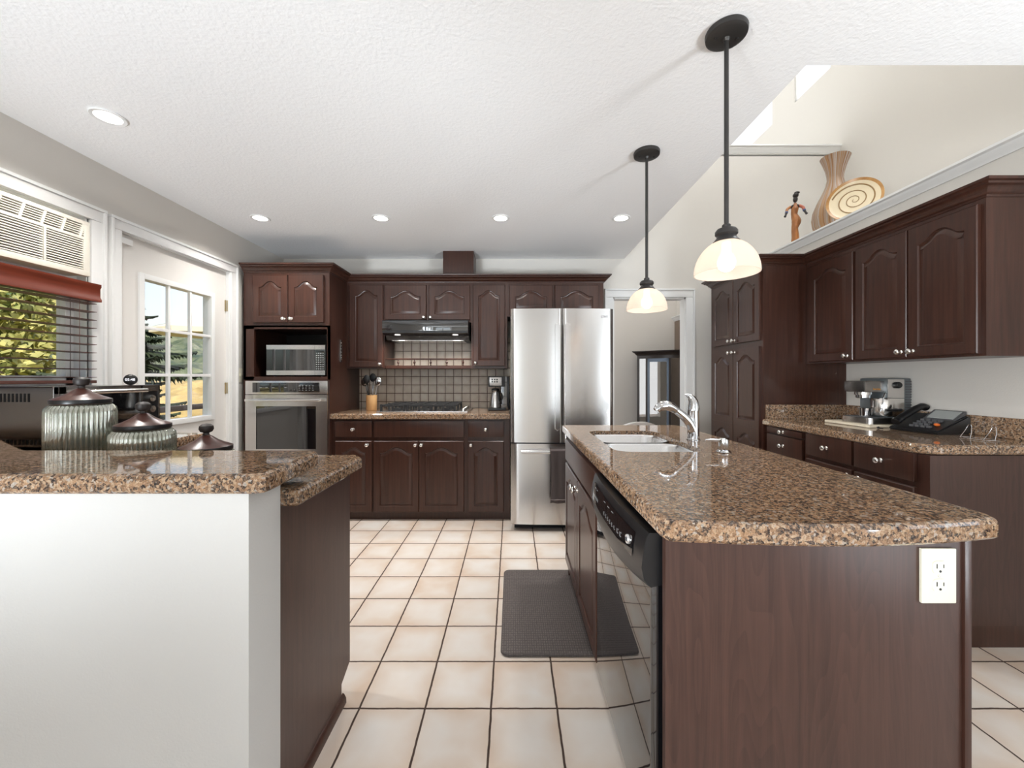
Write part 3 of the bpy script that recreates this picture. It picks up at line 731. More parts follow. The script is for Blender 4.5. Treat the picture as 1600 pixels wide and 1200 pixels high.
bm = new(); tube(bm, smoothpts([(.088, .06, .175), (.125, .04, .165), (.13, .035, .11), (.108, .05, .06)], 6), .009, 10); obj('carafe_handle', bm, 'black', car)
bm = new(); lathe(bm, [(.038, 0), (.036, .014), (.02, .02), (0, .021)], 20, c=(.066, .09, .186)); obj('carafe_lid', bm, 'black', car)

# ------------------------------------------------------------------ refrigerator
fr = thing('refrigerator', 'stainless french-door refrigerator with bottom freezer', 'refrigerator', (-.01, 3.15, 0)); w = .815
bm = new(); box(bm, .008, w - .008, .075, .82, .045, 1.745, .006); obj('cabinet_body', bm, 'dgrey', fr)
def bowed(x0, x1, z0, z1, t=.06, bow=.016, n=24, r=.012):
    # bowed front: curved across whole fridge width
    bm = new(); poly = []
    for i in range(n + 1):
        x = x0 + (x1 - x0) * i / n; uu = (2 * x / w - 1); e = min(x - x0, x1 - x); ed = 0 if e >= r else r - math.sqrt(max(0, r * r - (r - e) ** 2))
        poly.append((x, bow * uu * uu + ed))
    poly += [(x1, t + .012), (x0, t + .012)]
    prism(bm, poly, z0, z1); return bm
for x0, x1, nm in ((0, .4085, 0), (.4135, w, 1)):
    d = obj('fridge_door', bowed(x0, x1, .705, 1.767), 'steelv', fr, ang=50)
    hx = x0 + (x1 - x0) * (.905 if nm == 0 else .095)
    bm = new(); prism(bm, rrect(hx - .020, hx + .020, .80, 1.655, .019, 6), -.020, .012, 'y'); bmesh.ops.bevel(bm, geom=[e for e in bm.edges if all(v.co.y < -.01 for v in e.verts)], offset=.008, segments=3, affect='EDGES')
    obj('door_handle', bm, 'steelv', d)
    if nm:
        bm = new(); lathe(bm, [(.0, 0), (.011, 0), (.011, -.002), (0, -.002)], 20, 'y', (.727, .0065, 1.705)); obj('logo_disc', bm, 'logo', d)
        text('logo_letters', 'LG', .026, 'logo', d, (.757, .0070, 1.705), (90, 0, 4))
fz = obj('freezer_drawer', bowed(0, w, .055, .695), 'steelv', fr, ang=50)
bm = new(); P = [(.085 + .645 * i / 24, -.034 + .02 * (2 * i / 24 - 1) ** 2, .638) for i in range(25)]; tube(bm, P, .017, 12, 1.25)
for x in (.10, .715): tube(bm, [(x, -.015, .638), (x, .012, .638)], .014, 10)
obj('drawer_handle', bm, 'steelv', fz)
bm = new(); box(bm, .03, w - .03, .09, .6, 0, .05); obj('foot_grille', bm, 'black', fr)
# towel over freezer handle
bm = new(); TX0, TX1 = .31, .46
nx, prof = 14, [(-.012, .40), (-.014, .50), (-.012, .60), (-.010, .645), (-.022, .662), (-.045, .664), (-.060, .650), (-.060, .60), (-.058, .50), (-.060, .40), (-.060, .30), (-.061, .245)]
rows = []
for j, (y, z) in enumerate(prof):
    rows.append([bm.verts.new((TX0 + (TX1 - TX0) * i / nx + (.006 * sin(j * .9) if i in (0, nx) else 0), y + (.005 * sin(i * 1.1 + z * 5) if j > 6 else 0) - (.0), z + (.004 * sin(i * .8) if j == len(prof) - 1 else 0))) for i in range(nx + 1)])
for a, b in zip(rows, rows[1:]):
    for i in range(nx): bm.faces.new((a[i], a[i + 1], b[i + 1], b[i]))
bmesh.ops.solidify(bm, geom=bm.faces[:], thickness=.005)
tw = obj('kitchen_towel', bm, 'towel', None, (-.01, 3.15, 0)); tag(tw, 'taupe kitchen towel hanging over the freezer handle', 'towel')
bm = new(); box(bm, TX0 - .001, TX1 + .001, -.0675, -.062, .268, .276, .001); obj('stripe', bm, mat('towel_band', (.20, .165, .16), .9), tw)

# ------------------------------------------------------------------ right run: pantry, base and wall cabinets (face -X)
p = thing('pantry_cabinet', 'tall dark wood four-door pantry cabinet beside the dining doorway', 'cabinet', (1.862, 3.72, 0), -90)
bm = new(); box(bm, 0, .77, 0, .614, .075, 2.07); obj('carcass', bm, 'wood', p)
bm = new(); box(bm, 0, .77, .05, .614, 0, .075); obj('toe_kick', bm, 'wood', p)
cdoor(p, .05, 1.50, .345, .53, (.318, .026), .05); cdoor(p, .402, 1.50, .345, .53, (.026, .026), .05)
cdoor(p, .05, .10, .345, 1.355, (.318, 1.328), .05, secs=.735); cdoor(p, .402, .10, .345, 1.355, (.026, 1.328), .05, secs=.735)
G_r, G_ru = 'base cabinets along the right wall', 'wall cabinets along the right wall'
def rbase(label, y0, y1): return base(label, 0, y1 - y0, -90, (1.885, y1, 0), .590, .09, .868, G_r)
c = rbase('dark base cabinet with a shallow top drawer next to the pantry', 2.545, 2.948)
drawer(c, .03, .825, .355, .04, True); drawer(c, .03, .685, .355, .13); drawer(c, .03, .40, .355, .275); drawer(c, .03, .11, .355, .28)
c = rbase('double-door dark base cabinet with two drawers at the counter end', 1.80, 2.545)
drawer(c, .015, .735, .34, .135); drawer(c, .370, .735, .325, .135); cdoor(c, .015, .11, .34, .60, (.312, .57)); cdoor(c, .370, .11, .325, .60, (.028, .57))
bm = new(); box(bm, .745, .75, .0, .59, .10, .868); obj('end_panel', bm, 'panel', c)
def rupper(label, y0, y1):
    c = thing('wall_cabinet', label, 'cabinet', (2.18, y1, 1.32), -90, G_ru)
    bm = new(); box(bm, 0, y1 - y0, 0, .298, 0, .745); obj('carcass', bm, 'wood', c); return c
c = rupper('single-door dark wall cabinet tucked against the pantry', 2.52, 2.948); cdoor(c, .048, .012, .372, .69, (.335, .028), .05)
c = rupper('two-door dark wall cabinet above the telephone', 1.83, 2.52); cdoor(c, .012, .012, .325, .695, (.298, .03), .05); cdoor(c, .345, .012, .325, .695, (.03, .03), .05)
bm = new(); sweep(bm, [(XR, 3.72), (1.862, 3.72), (1.862, 2.95), (2.18, 2.95), (2.18, 1.83), (XR, 1.83)], [(o, z + 2.05) for o, z in crown])
tag(obj('crown_moulding', bm, 'wood'), 'dark crown moulding along the pantry and right wall cabinets', 'moulding')
# right worktop
r_ = .09; cx, cy = 1.855 + r_, 1.785 + r_
arc = [(cx + r_ * cos(R(a)), cy + r_ * sin(R(a))) for a in range(180, 271, 10)]
bm = new(); slab(bm, [(1.855, 2.948)] + arc + [(2.478, 1.785), (2.478, 2.948)], .872, .916, .012)
wt = obj('worktop', bm, 'granite', ang=20); tag(wt, 'speckled granite worktop along the right wall holding the espresso machine', 'worktop')
bm = new(); box(bm, 2.458, 2.478, 1.785, 2.948, .9165, 1.02, .003); box(bm, 1.875, 2.457, 2.928, 2.948, .9165, 1.02, .003); obj('upstand', bm, 'granite', wt, ang=20)
# cutting board
bm = new(); slab(bm, rrect(0, .30, 0, .325, .012, 4), 0, .016, .003)
tag(obj('cutting_board', bm, 'cream_wood', None, (2.15, 2.40, .917), 3), 'pale cutting board lying under the espresso machine', 'board')
# espresso machine, facing -X
e = thing('espresso_machine', 'steel espresso machine on the right worktop beside the pantry', 'espresso machine', (2.168, 2.635, .934), -87)
# local x: 0..0.21 (toward camera), y: 0 front ..0.28 back, z
bm = new(); prism(bm, rrect(0, .21, 0, .285, .03, 5), 0, .038); obj('drip_tray_base', bm, 'steel', e)
bm = new(); box(bm, .02, .19, .012, .13, .0385, .042, .001); obj('drip_grid', bm, 'dgrey', e)
bm = new(); box(bm, .015, .195, .125, .283, .038, .282, .01); obj('column', bm, mat('smoke_steel', (.16, .18, .19), .3, .6), e)
bm = new(); box(bm, .1955, .199, .128, .235, .16, .276, .002); obj('side_plate', bm, 'steel', e)
bm = new(); box(bm, .1955, .199, .128, .235, .045, .158, .002); obj('lower_side_plate', bm, 'nickel', e)
bm = new(); lathe(bm, [(.0, .0), (.02, 0), (.02, .014), (.016, .02), (0, .02)], 18, 'x', (.199, .185, .24)); obj('steam_knob', bm, 'black', e)
bm = new(); box(bm, .03, .18, .0, .14, .195, .266, .014); gh = obj('brew_head', bm, 'steeld', e)
bm = new(); lathe(bm, [(.045, 0), (.045, .07)], 28, c=(.105, .062, .178)); obj('group_ring', bm, 'steel', e)
bm = new(); lathe(bm, [(.032, 0), (.038, .004), (.038, .024), (0, .024)], 28, c=(.105, .062, .155)); obj('filter_holder', bm, 'chrome', e)
bm = new(); lathe(bm, [(.0, .0), (.036, 0), (.038, .05), (.034, .052), (0, .05)], 26, c=(.11, .07, .043)); obj('tamper_cup', bm, 'chrome', e)
bm = new(); lathe(bm, [(.056, 0), (.058, .004), (.058, .10), (.054, .108)], 32, c=(.145, .15, .05)); obj('milk_cylinder', bm, 'nickel', e)
bm = new(); tube(bm, [(.205, .11, .085), (.212, .20, .088)], [.007, .009], 10); obj('bar_handle', bm, 'black', e)
bm = new(); tube(bm, smoothpts([(.19, .12, .19), (.2, .10, .17), (.205, .085, .12), (.2, .08, .08)], 5), .004, 8); obj('steam_wand', bm, 'chrome', e)
for i in range(12):
    pass
bm = new()
for i in range(14): box(bm, .194, .198, .245, .282, .05 + i * .016, .057 + i * .016)
obj('side_rib', bm, 'dgrey', e)
text('name_plate', 'barista', .018, 'orange_mark', gh, (.1812, .075, .215), (90, 0, 90))
# telephone
ph = thing('telephone', 'black corded desk telephone with grey screen on the right worktop', 'telephone', (2.225, 2.355, .917), -84)
# local x 0..0.24 toward camera, y 0 front .. 0.2 back
bm = new(); prism(bm, [(0, 0), (0, .016), (.19, .098), (.205, .09), (.205, 0)], 0, .25, 'x'); bmesh.ops.bevel(bm, geom=bm.edges[:], offset=.006, segments=2, affect='EDGES'); obj('phone_base', bm, 'black', ph)
def on(y): return .016 + .082 * y / .19
bm = new(); tube(bm, smoothpts([(.04, .0, .046), (.04, .03, .066), (.04, .10, .104), (.04, .165, .132), (.04, .195, .128)], 6), [.020] * 5 + [.017] * 14 + [.02] * 6, 14, 1.25)
obj('handset', bm, 'black', ph)
bm = new(); prism(bm, [(.125, on(.125) + .002), (.195, on(.195) + .02), (.198, on(.198)), (.125, on(.125))], .085, .235, 'x'); sc_ = obj('screen_housing', bm, 'dgrey', ph)
bm = new(); prism(bm, [(.132, on(.132) + .0065), (.188, on(.188) + .0205), (.188, on(.188) + .018), (.132, on(.132) + .003)], .098, .222, 'x'); obj('screen', bm, 'screen', sc_)
for i in range(4):
    for j in range(4):
        y = .025 + j * .024; x = .092 + i * .028
        if i == 3 and j == 1: continue
        bm = new(); box(bm, x, x + .02, y, y + .014, on(y) + .001, on(y) + .013, .002); obj('key', bm, 'dgrey', ph)
bm = new(); ball(bm, (.205, .055, on(.055) + .008), .014, 1, .8, .6, 14); obj('speaker_key', bm, 'red_knob', ph)
bm = new(); P = []
for i in range(90):
    f = i / 89; q = Vector((2.19 + .02 * sin(f * 5), 2.38 - .08 * f + 0, .923)); P.append((q.x - .04 * sin(pi * f) + .0, q.y + .03 * f, q.z + .002 * sin(i * 1.4)))
tube(bm, P, .0035, 6); co = obj('cord', bm, 'black', ph); co.matrix_parent_inverse = ph.matrix_basis.inverted()
# wire stand
ws = thing('wire_stand', 'small silver wire display stand at the right worktop end', 'stand', (2.30, 1.955, .917), -80)
for dx in (-.045, .045):
    bm = new(); tube(bm, smoothpts([(dx - .022, -.02, .002), (dx - .012, 0, .04), (dx - .005, .008, .066), (dx + .005, .008, .066), (dx + .012, .0, .04), (dx + .018, -.02, .002)], 5), .0013, 6); obj('wire_loop', bm, 'chrome', ws)
bm = new(); P = [(.075 * cos(a), -.01 + .035 * sin(a), .003) for a in [2 * pi * i / 24 for i in range(25)]]; tube(bm, P, .0013, 6); obj('base_ring', bm, 'chrome', ws)

# ------------------------------------------------------------------ island
isl = thing('kitchen_island', 'dark wood kitchen island with sink doors under the granite top', 'island', (.345, 2.45, 0), -90)
# local x 0..1.55 toward camera, y 0..0.685
bm = new(); box(bm, 0, .915, 0, .02, .10, .86); box(bm, 0, 1.53, .64, .66, .0, .866); box(bm, 0, .02, 0, .66, .0, .866); box(bm, .02, .915, .05, .64, .10, .12); obj('carcass', bm, 'wood', isl)
bm = new(); box(bm, .02, .915, .075, .09, 0, .10); obj('toe_kick', bm, 'wood', isl)
bm = new(); box(bm, 1.53, 1.55, .002, .672, .0, .867, .002); obj('end_panel', bm, 'panel', isl)
bm = new(); box(bm, 1.526, 1.556, .672, .688, .0, .867, .003); obj('corner_trim', bm, 'wood', isl)
drawer(isl, .02, .725, .885, .125, False, 'false_front')
cdoor(isl, .02, .11, .437, .595, (.41, .555)); cdoor(isl, .465, .11, .437, .595, (.027, .555))
# dishwasher
dw = thing('dishwasher', 'black built-in dishwasher in the island, near end', 'dishwasher', (.325, 1.527, 0), -90); w = .597
bm = new(); box(bm, .004, w - .004, .025, .60, .10, .857); obj('tub', bm, 'black', dw)
bm = new(); box(bm, .004, w - .004, .09, .5, .0, .10); obj('kick_plate', bm, 'black', dw)
bm = new(); box(bm, .002, w - .002, .0, .03, .105, .735, .006); obj('door_panel', bm, 'gloss', dw)
bm = new(); n = 20; rows = []
prof = [(.03, .735), (.0, .728), (-.016, .745), (-.022, .775), (-.018, .81), (-.010, .845), (-.004, .856), (.03, .856)]
for i in range(n + 1):
    x = .002 + (w - .004) * i / n; bw = 1 - (2 * i / n - 1) ** 2
    rows.append([bm.verts.new((x, y - (.014 * bw if y < .025 else 0), z - (.032 * bw if z < .78 and y < .01 else 0))) for y, z in prof])
for a, b in zip(rows, rows[1:]):
    for i in range(len(prof)): bm.faces.new((a[i], a[(i + 1) % len(prof)], b[(i + 1) % len(prof)], b[i]))
bm.faces.new(rows[0]); bm.faces.new(rows[-1][::-1]); cp = obj('control_panel', bm, 'black', dw, ang=30)
def dwf(x, z):   # front surface of the panel
    bw = 1 - (2 * x / w - 1) ** 2; zz = [(-.022, .775), (-.018, .81), (-.010, .845)]
    y = -.022 + (z - .775) / .035 * .004 if z < .81 else -.018 + (z - .81) / .035 * .008
    return y - .014 * bw
bm = new(); rows = []
for i in range(17):
    x = .06 + (w - .12) * i / 16; bw = 1 - (2 * x / w - 1) ** 2
    rows.append([bm.verts.new((x, dwf(x, z) - .0012, z)) for z in (.776, .81, .836)])
for a, b in zip(rows, rows[1:]):
    for j in range(2): bm.faces.new((a[j], b[j], b[j + 1], a[j + 1]))
obj('glossy_strip', bm, 'gloss', cp)
bm = new()
def mk(x, z, a, b):
    y = dwf(x, z) - .0022; box(bm, x, x + a, y, y + .0008, z, z + b)
for i in range(5): mk(.10 + i * .016, .793, .0015, .010)
for i in range(6): mk(.27 + i * .024, .79, .0015, .008); mk(.273 + i * .024, .788, .005, .0015)
for x in (.09, .12, .25, .30, .345): mk(x, .823, .018, .0016)
for x in (.42, .445): mk(x, .79, .0016, .012); mk(x + .004, .79, .005, .0016); mk(x + .004, .80, .005, .0016)
obj('button_print', bm, 'mark', cp)
bm = new(); x, z = .505, .806; y = dwf(x, z)
lathe(bm, [(0, -.006), (.011, -.006), (.012, -.004), (.012, 0)], 22, 'y', (x, y, z)); obj('badge', bm, 'badge', cp)
bm = new(); P = [(x + .0075 * cos(a), y - .0066, z + .0045 * sin(a)) for a in [2 * pi * i / 20 for i in range(21)]]; tube(bm, P, .0008, 5); tube(bm, [(x - .005, y - .0066, z - .006), (x + .004, y - .0066, z + .007)], .001, 5); obj('badge_swirl', bm, 'dgrey', cp)
# island top with sink cut-out
ip = []
for i in range(25):
    t_ = i / 24; x = .345 + t_ * (1.035 - .345); y = .850 - .026 * sin(pi * (t_ * .95 + .02)) + .016 * max(0, t_ - .55) ** 2 * 4
    ip.append((x, y))
outer = [(.325, 2.57), (.325, .874), (.330, .860)] + ip + [(1.058, .866), (1.072, .886), (1.075, .905), (1.075, 2.50), (1.06, 2.57)]
hole = rrect(.432, .808, 1.64, 2.29, .07, 6)
bm = new(); slab(bm, outer, .868, .914, .010, [hole])
tag(obj('worktop', bm, 'granite', ang=20), 'large speckled granite island top with a bowed near edge and sink cut-out', 'worktop')
# sink
sk = thing('sink', 'undermount stainless double-bowl sink in the island top', 'sink', (.432, 1.64, .893))
def bowl(x0, x1, y0, y1, depth, rim):
    bm = new(); lv = [(rrect(x0 - rim, x1 + rim, y0 - rim, y1 + rim, .08, 6), 0), (rrect(x0, x1, y0, y1, .065, 6), 0), (rrect(x0 + .006, x1 - .006, y0 + .006, y1 - .006, .06, 6), -.012), (rrect(x0 + .014, x1 - .014, y0 + .014, y1 - .014, .06, 6), -depth + .03), (rrect(x0 + .035, x1 - .035, y0 + .035, y1 - .035, .05, 6), -depth), ]
    lp = [[bm.verts.new((x, y, z)) for x, y in q] for q, z in lv]
    for a, b in zip(lp, lp[1:]):
        for i in range(len(a)): bm.faces.new((a[i], a[(i + 1) % len(a)], b[(i + 1) % len(a)], b[i]))
    bm.faces.new(lp[-1]); return bm
bm = new(); box(bm, .005, .371, .336, .358, -.05, -.004, .004); obj('divider', bm, 'sink', sk)
o = obj('bowl', bowl(.006, .370, .006, .332, .19, .004), 'sink', sk); bm = new(); lathe(bm, [(.04, 0), (.04, .004), (.03, .005), (0, .001)], 22, c=(.19, .15, -.1895)); obj('drain', bm, 'chrome', o)
o = obj('bowl', bowl(.006, .370, .362, .644, .19, .004), 'sink', sk); bm = new(); lathe(bm, [(.04, 0), (.04, .004), (.03, .005), (0, .001)], 22, c=(.19, .48, -.1895)); obj('drain', bm, 'chrome', o)
# faucet
fa = thing('faucet', 'chrome pull-out faucet with curved lever beside the sink', 'faucet', (.893, 1.962, .914))
bm = new(); lathe(bm, [(.0315, 0), (.0315, .004), (.0275, .008), (.027, .08), (.0265, .142), (.027, .145), (.0, .146)], 32); obj('body', bm, 'chrome', fa)
bm = new(); P = smoothpts([(.0, 0, .145), (.001, 0, .165), (-.002, 0, .19), (-.015, 0, .212), (-.043, 0, .226)], 8); n = len(P); tube(bm, P, [.0265 * (1 - (i / (n - 1)) ** 2.2) + .0016 for i in range(n)], 18); obj('lever', bm, 'chrome', fa)
bm = new(); P = smoothpts([(-.002, -.004, .045), (-.022, -.008, .085), (-.055, -.014, .118), (-.095, -.02, .148)], 8); n = len(P); tube(bm, P, [.024 - .006 * i / (n - 1) for i in range(n)], 18); sp_ = obj('spout', bm, 'chrome', fa)
bm = new(); P = smoothpts([(-.093, -.02, .147), (-.118, -.024, .163), (-.15, -.03, .171), (-.178, -.034, .163), (-.195, -.036, .146)], 8); n = len(P); tube(bm, P, [.0185 + .006 * sin(pi * i / (n - 1)) - .002 * (i / (n - 1)) for i in range(n)], 18); obj('spray_head', bm, 'chrome', sp_)
# soap dispenser
sd = thing('soap_dispenser', 'short chrome soap dispenser on the island beside the faucet', 'dispenser', (.866, 1.63, .914))
bm = new(); lathe(bm, [(.028, 0), (.029, .003), (.024, .008), (.018, .011)], 24); obj('flange', bm, 'chrome', sd)
bm = new(); lathe(bm, [(.0165, .009), (.0195, .014), (.0195, .046), (.0185, .054), (.012, .058), (0, .059)], 24); obj('pump_head', bm, 'chrome', sd)
bm = new(); tube(bm, [(-.012, 0, .049), (-.045, .002, .050), (-.072, .003, .050)], [.006, .0055, .0042], 10); obj('nozzle', bm, 'chrome', sd)
# outlet on end panel
ol = thing('outlet', 'ivory duplex power outlet on the island end panel', 'outlet', (.958, .9, .775))
bm = new(); box(bm, -.039, .039, -.007, 0, -.0615, .0615, .003); obj('cover_plate', bm, 'ivory', ol)
for z in (.02, -.02):
    bm = new(); prism(bm, rrect(-.0165, .0165, z - .014, z + .014, .009, 5), -.0095, -.006, 'y'); rc = obj('receptacle', bm, 'ivory', ol)
    bm = new(); box(bm, -.0085, -.0065, -.0100, -.0090, z - .002, z + .008); box(bm, .0065, .0085, -.0100, -.0090, z - .001, z + .007); lathe(bm, [(.0028, -.0100), (.0028, -.0090)], 10, 'y', (0, 0, z - .0085)); obj('slot', bm, 'black', rc)
bm = new(); lathe(bm, [(.003, -.0085), (.003, -.006)], 10, 'y'); obj('screw', bm, 'nickel', ol)
# mat
bm = new(); slab(bm, rrect(-.05, .385, 1.735, 2.505, .035, 6), .001, .014, .006)
tag(obj('floor_mat', bm, 'mat'), 'dark grey-brown woven anti-fatigue mat on the tiles before the sink', 'mat')

# ------------------------------------------------------------------ peninsula
bm = new(); box(bm, XL, -.63, .953, 1.084, 0, .947, .002); struct('wall_peninsula', bm, 'halfwall')
pen = thing('peninsula_cabinet', 'dark wood peninsula cabinet with plain end panel behind the half wall', 'cabinet', (-.640, 1.086, 0))
bm = new(); prism(bm, [(.0, 0), (.40, 0), (.40, .075), (.476, .11), (.476, .866), (0, .866)], -.02, .004, 'x'); obj('end_panel', bm, 'panel', pen)
bm = new(); box(bm, -1.66, -.02, .0, .474, .11, .866); box(bm, -1.66, -.02, 0, .40, 0, .11); obj('carcass', bm, 'wood', pen)
bm = new(); prism(bm, [(.004, 0), (.018, 0), (.017, .018), (.010, .032), (.004, .036)], -.0, .41, 'y'); obj('shoe_moulding', bm, 'wood', pen)
for i in range(3):
    bm = new(); box(bm, -.5 - i * .4, -.12 - i * .4, .474, .492, .12, .85, .004); obj('door', bm, 'wood', pen)
bm = new(); slab(bm, [(XL + .001, .925), (-.605, .925), (-.580, .938), (-.577, .96), (-.592, 1.215), (-.612, 1.247), (-1.52, 1.249), (-1.93, 1.50), (XL + .001, 1.53)], .948, .994, .012)
tag(obj('bar_top', bm, 'granite', ang=20), 'raised speckled granite bar top on the white half wall', 'worktop')
bm = new(); slab(bm, [(XL + .001, 1.086), (-.582, 1.086), (-.579, 1.535), (-.615, 1.585), (-1.69, 1.585), (-1.69, 2.215), (XL + .001, 2.215)], .868, .914, .010)
tag(obj('worktop', bm, 'granite', ang=20), 'lower speckled granite worktop behind the raised bar, under the jars', 'worktop')
lc = thing('base_cabinet', 'dark base cabinet under the left window below the toaster oven', 'cabinet', (-1.715, 1.60, 0), 90)
bm = new(); box(bm, 0, .60, 0, .585, .09, .866); obj('carcass', bm, 'wood', lc); bm = new(); box(bm, 0, .6, .06, .585, 0, .09); obj('toe_kick', bm, 'wood', lc)
cdoor(lc, .01, .11, .285, .72, (.26, .68)); cdoor(lc, .305, .11, .285, .72, (.026, .68))
# jars
def jar(label, x, H, top):
    j = thing('glass_jar', label, 'jar', (x, 1.42, .9145), 0, 'ribbed glass canisters on the peninsula')
    bm = new(); pr = [(.075, 0), (.088, .006), (.0925, .02), (.0925, H - .03), (.090, H - .014), (.080, H - .003), (.072, H), (.070, H - .004), (.083, H - .02), (.086, H - .035), (.086, .02), (.07, .01)]
    lathe(bm, pr, 168, ribs=42, amp=.0055, rib_range=(.004, H - .002)); obj('jar_body', bm, 'jar', j, ang=80)
    bm = new(); lathe(bm, [(.076, H + .001), (.0785, H + .003), (.0785, H + .016), (.076, H + .018), (.055, H + .027), (.035, H + .038), (.018, H + .052), (.011, H + .056)], 40); ld = obj('lid', bm, 'jarwood', j)
    bm = new(); lathe(bm, [(.011, H + .055), (.009, H + .060), (.009, H + .064), (.018, H + .068), (.0225, H + .078), (.021, H + .088), (.013, H + .095), (0, H + .097)], 24); obj('lid_knob', bm, 'hair', ld)
    bm = new(); lathe(bm, [(.0790, H + .0025), (.0794, H + .004), (.0794, H + .015), (.0790, H + .0165)], 40); obj('lid_band', bm, 'black', ld)
    return j
jar('tall ribbed mercury-glass jar with wooden lid, left of three', -1.535, .212, 0)
jar('medium ribbed mercury-glass jar with wooden lid, middle of three', -1.315, .123, 0)
jar('short ribbed mercury-glass jar, only its lid above the bar', -1.090, .043 + .002, 0)
# toaster oven
to = thing('toaster_oven', 'dark stainless toaster oven on the worktop under the left window', 'toaster oven', (-1.86, 1.635, .9145), 90); w = .47
# local x 0..w (+Y world), y 0..0.40 (toward wall)
bm = new(); box(bm, 0, w, .02, .42, .018, .268, .012, 3); bd = obj('housing', bm, 'steeld', to)
bm = new(); box(bm, 0, w, .0, .022, .018, .05, .003); box(bm, 0, w, .0, .022, .235, .268, .003); box(bm, 0, .03, .0, .022, .018, .268, .003); box(bm, w - .11, w - .098, 0, .022, .018, .268, .002); box(bm, w - .012, w, 0, .022, .018, .268, .003); obj('front_frame', bm, 'steeld', to)
bm = new(); box(bm, .03, w - .11, .004, .02, .05, .235); obj('door_glass', bm, 'gloss', to)
bm = new(); box(bm, w - .098, w - .012, .003, .02, .05, .235); cpn = obj('control_column', bm, 'black', to)
for z in (.085, .145, .2):
    bm = new(); lathe(bm, [(.018, .004), (.017, -.012), (0, -.013)], 18, 'y', (w - .055, 0, z)); obj('dial', bm, 'nickel', cpn)
bm = new(); tube(bm, [(.04, -.04, .243), (w - .12, -.04, .243)], .010, 10); tube(bm, [(.05, -.04, .243), (.05, .005, .24)], .008, 8); tube(bm, [(w - .13, -.04, .243), (w - .13, .005, .24)], .008, 8); obj('door_handle', bm, 'nickel', to)
bm = new()
for i in range(16): box(bm, -.0015, .002, .12 + i * .0165, .127 + i * .0165, .205, .24)
obj('side_vent', bm, 'black', to); bm = new()
for i in range(20): box(bm, -.0015, .002, .06 + i * .0165, .067 + i * .0165, .03, .05)
obj('side_vent', bm, 'black', to)
for x in (.04, w - .04):
    for y in (.06, .38):
        bm = new(); lathe(bm, [(.014, 0), (.014, .019)], 10, c=(x, y, 0)); obj('foot', bm, 'black', to)
ck = thing('digital_clock', 'small round black digital clock on top of the toaster oven', 'clock', (-1.895, 1.978, 1.1835), 38)
bm = new(); ball(bm, (0, 0, .026), .027, 1, .55, 1, 24); obj('clock_body', bm, 'black', ck)
text('clock_digits', '05:48', .017, emit('clock_digit_glow', (.95, .95, 1), 1.2), ck, (0, -.0152, .026), (90, 0, 0)) if False else None
M['digit'] = emit('clock_digit_glow', (.95, .95, 1), 1.2)
text('clock_digits', '05:48', .0165, 'digit', ck, (0, -.0150, .026), (90, 0, 0))
# switch plate by the door
sw = thing('light_switch', 'ivory toggle light switch on the left wall between door and oven tower', 'switch', (XL, 3.373, 1.24), 90)
bm = new(); box(bm, -.029, .035, -.006, 0, -.058, .058, .002); obj('cover_plate', bm, 'ivory', sw); bm = new(); box(bm, -.004, .006, -.015, -.005, -.008, .010, .001); obj('toggle', bm, 'ivory', sw)

# ------------------------------------------------------------------ lights of the room
def pot(label, x, y):
    o = thing('ceiling_light', label, 'ceiling light', (x, y, ZC), 0, 'recessed ceiling lights')
    bm = new(); lathe(bm, [(.050, -.001), (.066, -.001), (.068, -.004), (.064, -.007), (.050, -.005), (.050, -.001)], 32, caps=False); obj('trim_ring', bm, 'white', o)
    bm = new(); lathe(bm, [(0, -.0045), (.050, -.0045), (.050, -.002), (0, -.002)], 32); obj('lens', bm, 'potlens', o)
    light('pot_spot', 'SPOT', (x, y, ZC - .02), (0, 0, 0), 43, (1, .965, .92), spot_size=R(142), spot_blend=1., shadow_soft_size=.05)
pot('recessed ceiling light above the oven tower, leftmost of the back row', -1.89, 2.99); pot('recessed ceiling light in the back row, left of the cooktop', -.985, 2.99)
pot('recessed ceiling light in the back row, before the duct cover', -.085, 2.99); pot('recessed ceiling light nearest the far pendant, rightmost of the back row', .82, 2.99)
pot('recessed ceiling light near the left wall above the window', -1.855, 1.83)
for x, y in ((-.9, .2), (.8, -.6)): pot('recessed ceiling light behind the viewer', x, y) if False else None
def pendant(label, x, y):
    o = thing('pendant_lamp', label, 'pendant lamp', (x, y, ZC), 0, 'pendant lamps over the island')
    bm = new(); lathe(bm, [(.066, 0), (.068, -.004), (.066, -.018), (.055, -.024), (.012, -.026), (.009, -.034), (.007, -.036)], 32)
    for a in (-1, 1): lathe(bm, [(.005, -.023), (.005, -.029), (0, -.030)], 8, c=(.038 * a, 0, 0))
    obj('canopy', bm, 'bronze', o)
    bm = new(); lathe(bm, [(.0075, -.03), (.0075, -.675)], 14); obj('rod', bm, 'bronze', o)
    bm = new(); lathe(bm, [(.010, -.668), (.014, -.672), (.014, -.682), (.030, -.686), (.036, -.694), (.036, -.704), (.030, -.710), (.032, -.716), (.038, -.724), (.043, -.730), (.040, -.734), (0, -.734)], 28); obj('socket', bm, 'bronze', o)
    H0 = -.728; pr = []
    for i in range(17):
        a = R(18 + 72 * i / 16); pr.append((.104 * sin(a), H0 - .112 + .112 * cos(a) / cos(R(18))))
    pr2 = [(r - .004, z - .001) for r, z in pr[::-1]]
    bm = new(); n = 40; lathe(bm, pr + [(.103, pr[-1][1] - .001)] + pr2, n, caps=False)
    obj('glass_shade', bm, 'shade', o)
    bm = new(); ball(bm, (0, 0, -.800), .030, 1, 1, 1.1, 20); lathe(bm, [(.014, -.734), (.016, -.775)], 12); obj('bulb', bm, 'bulb', o)
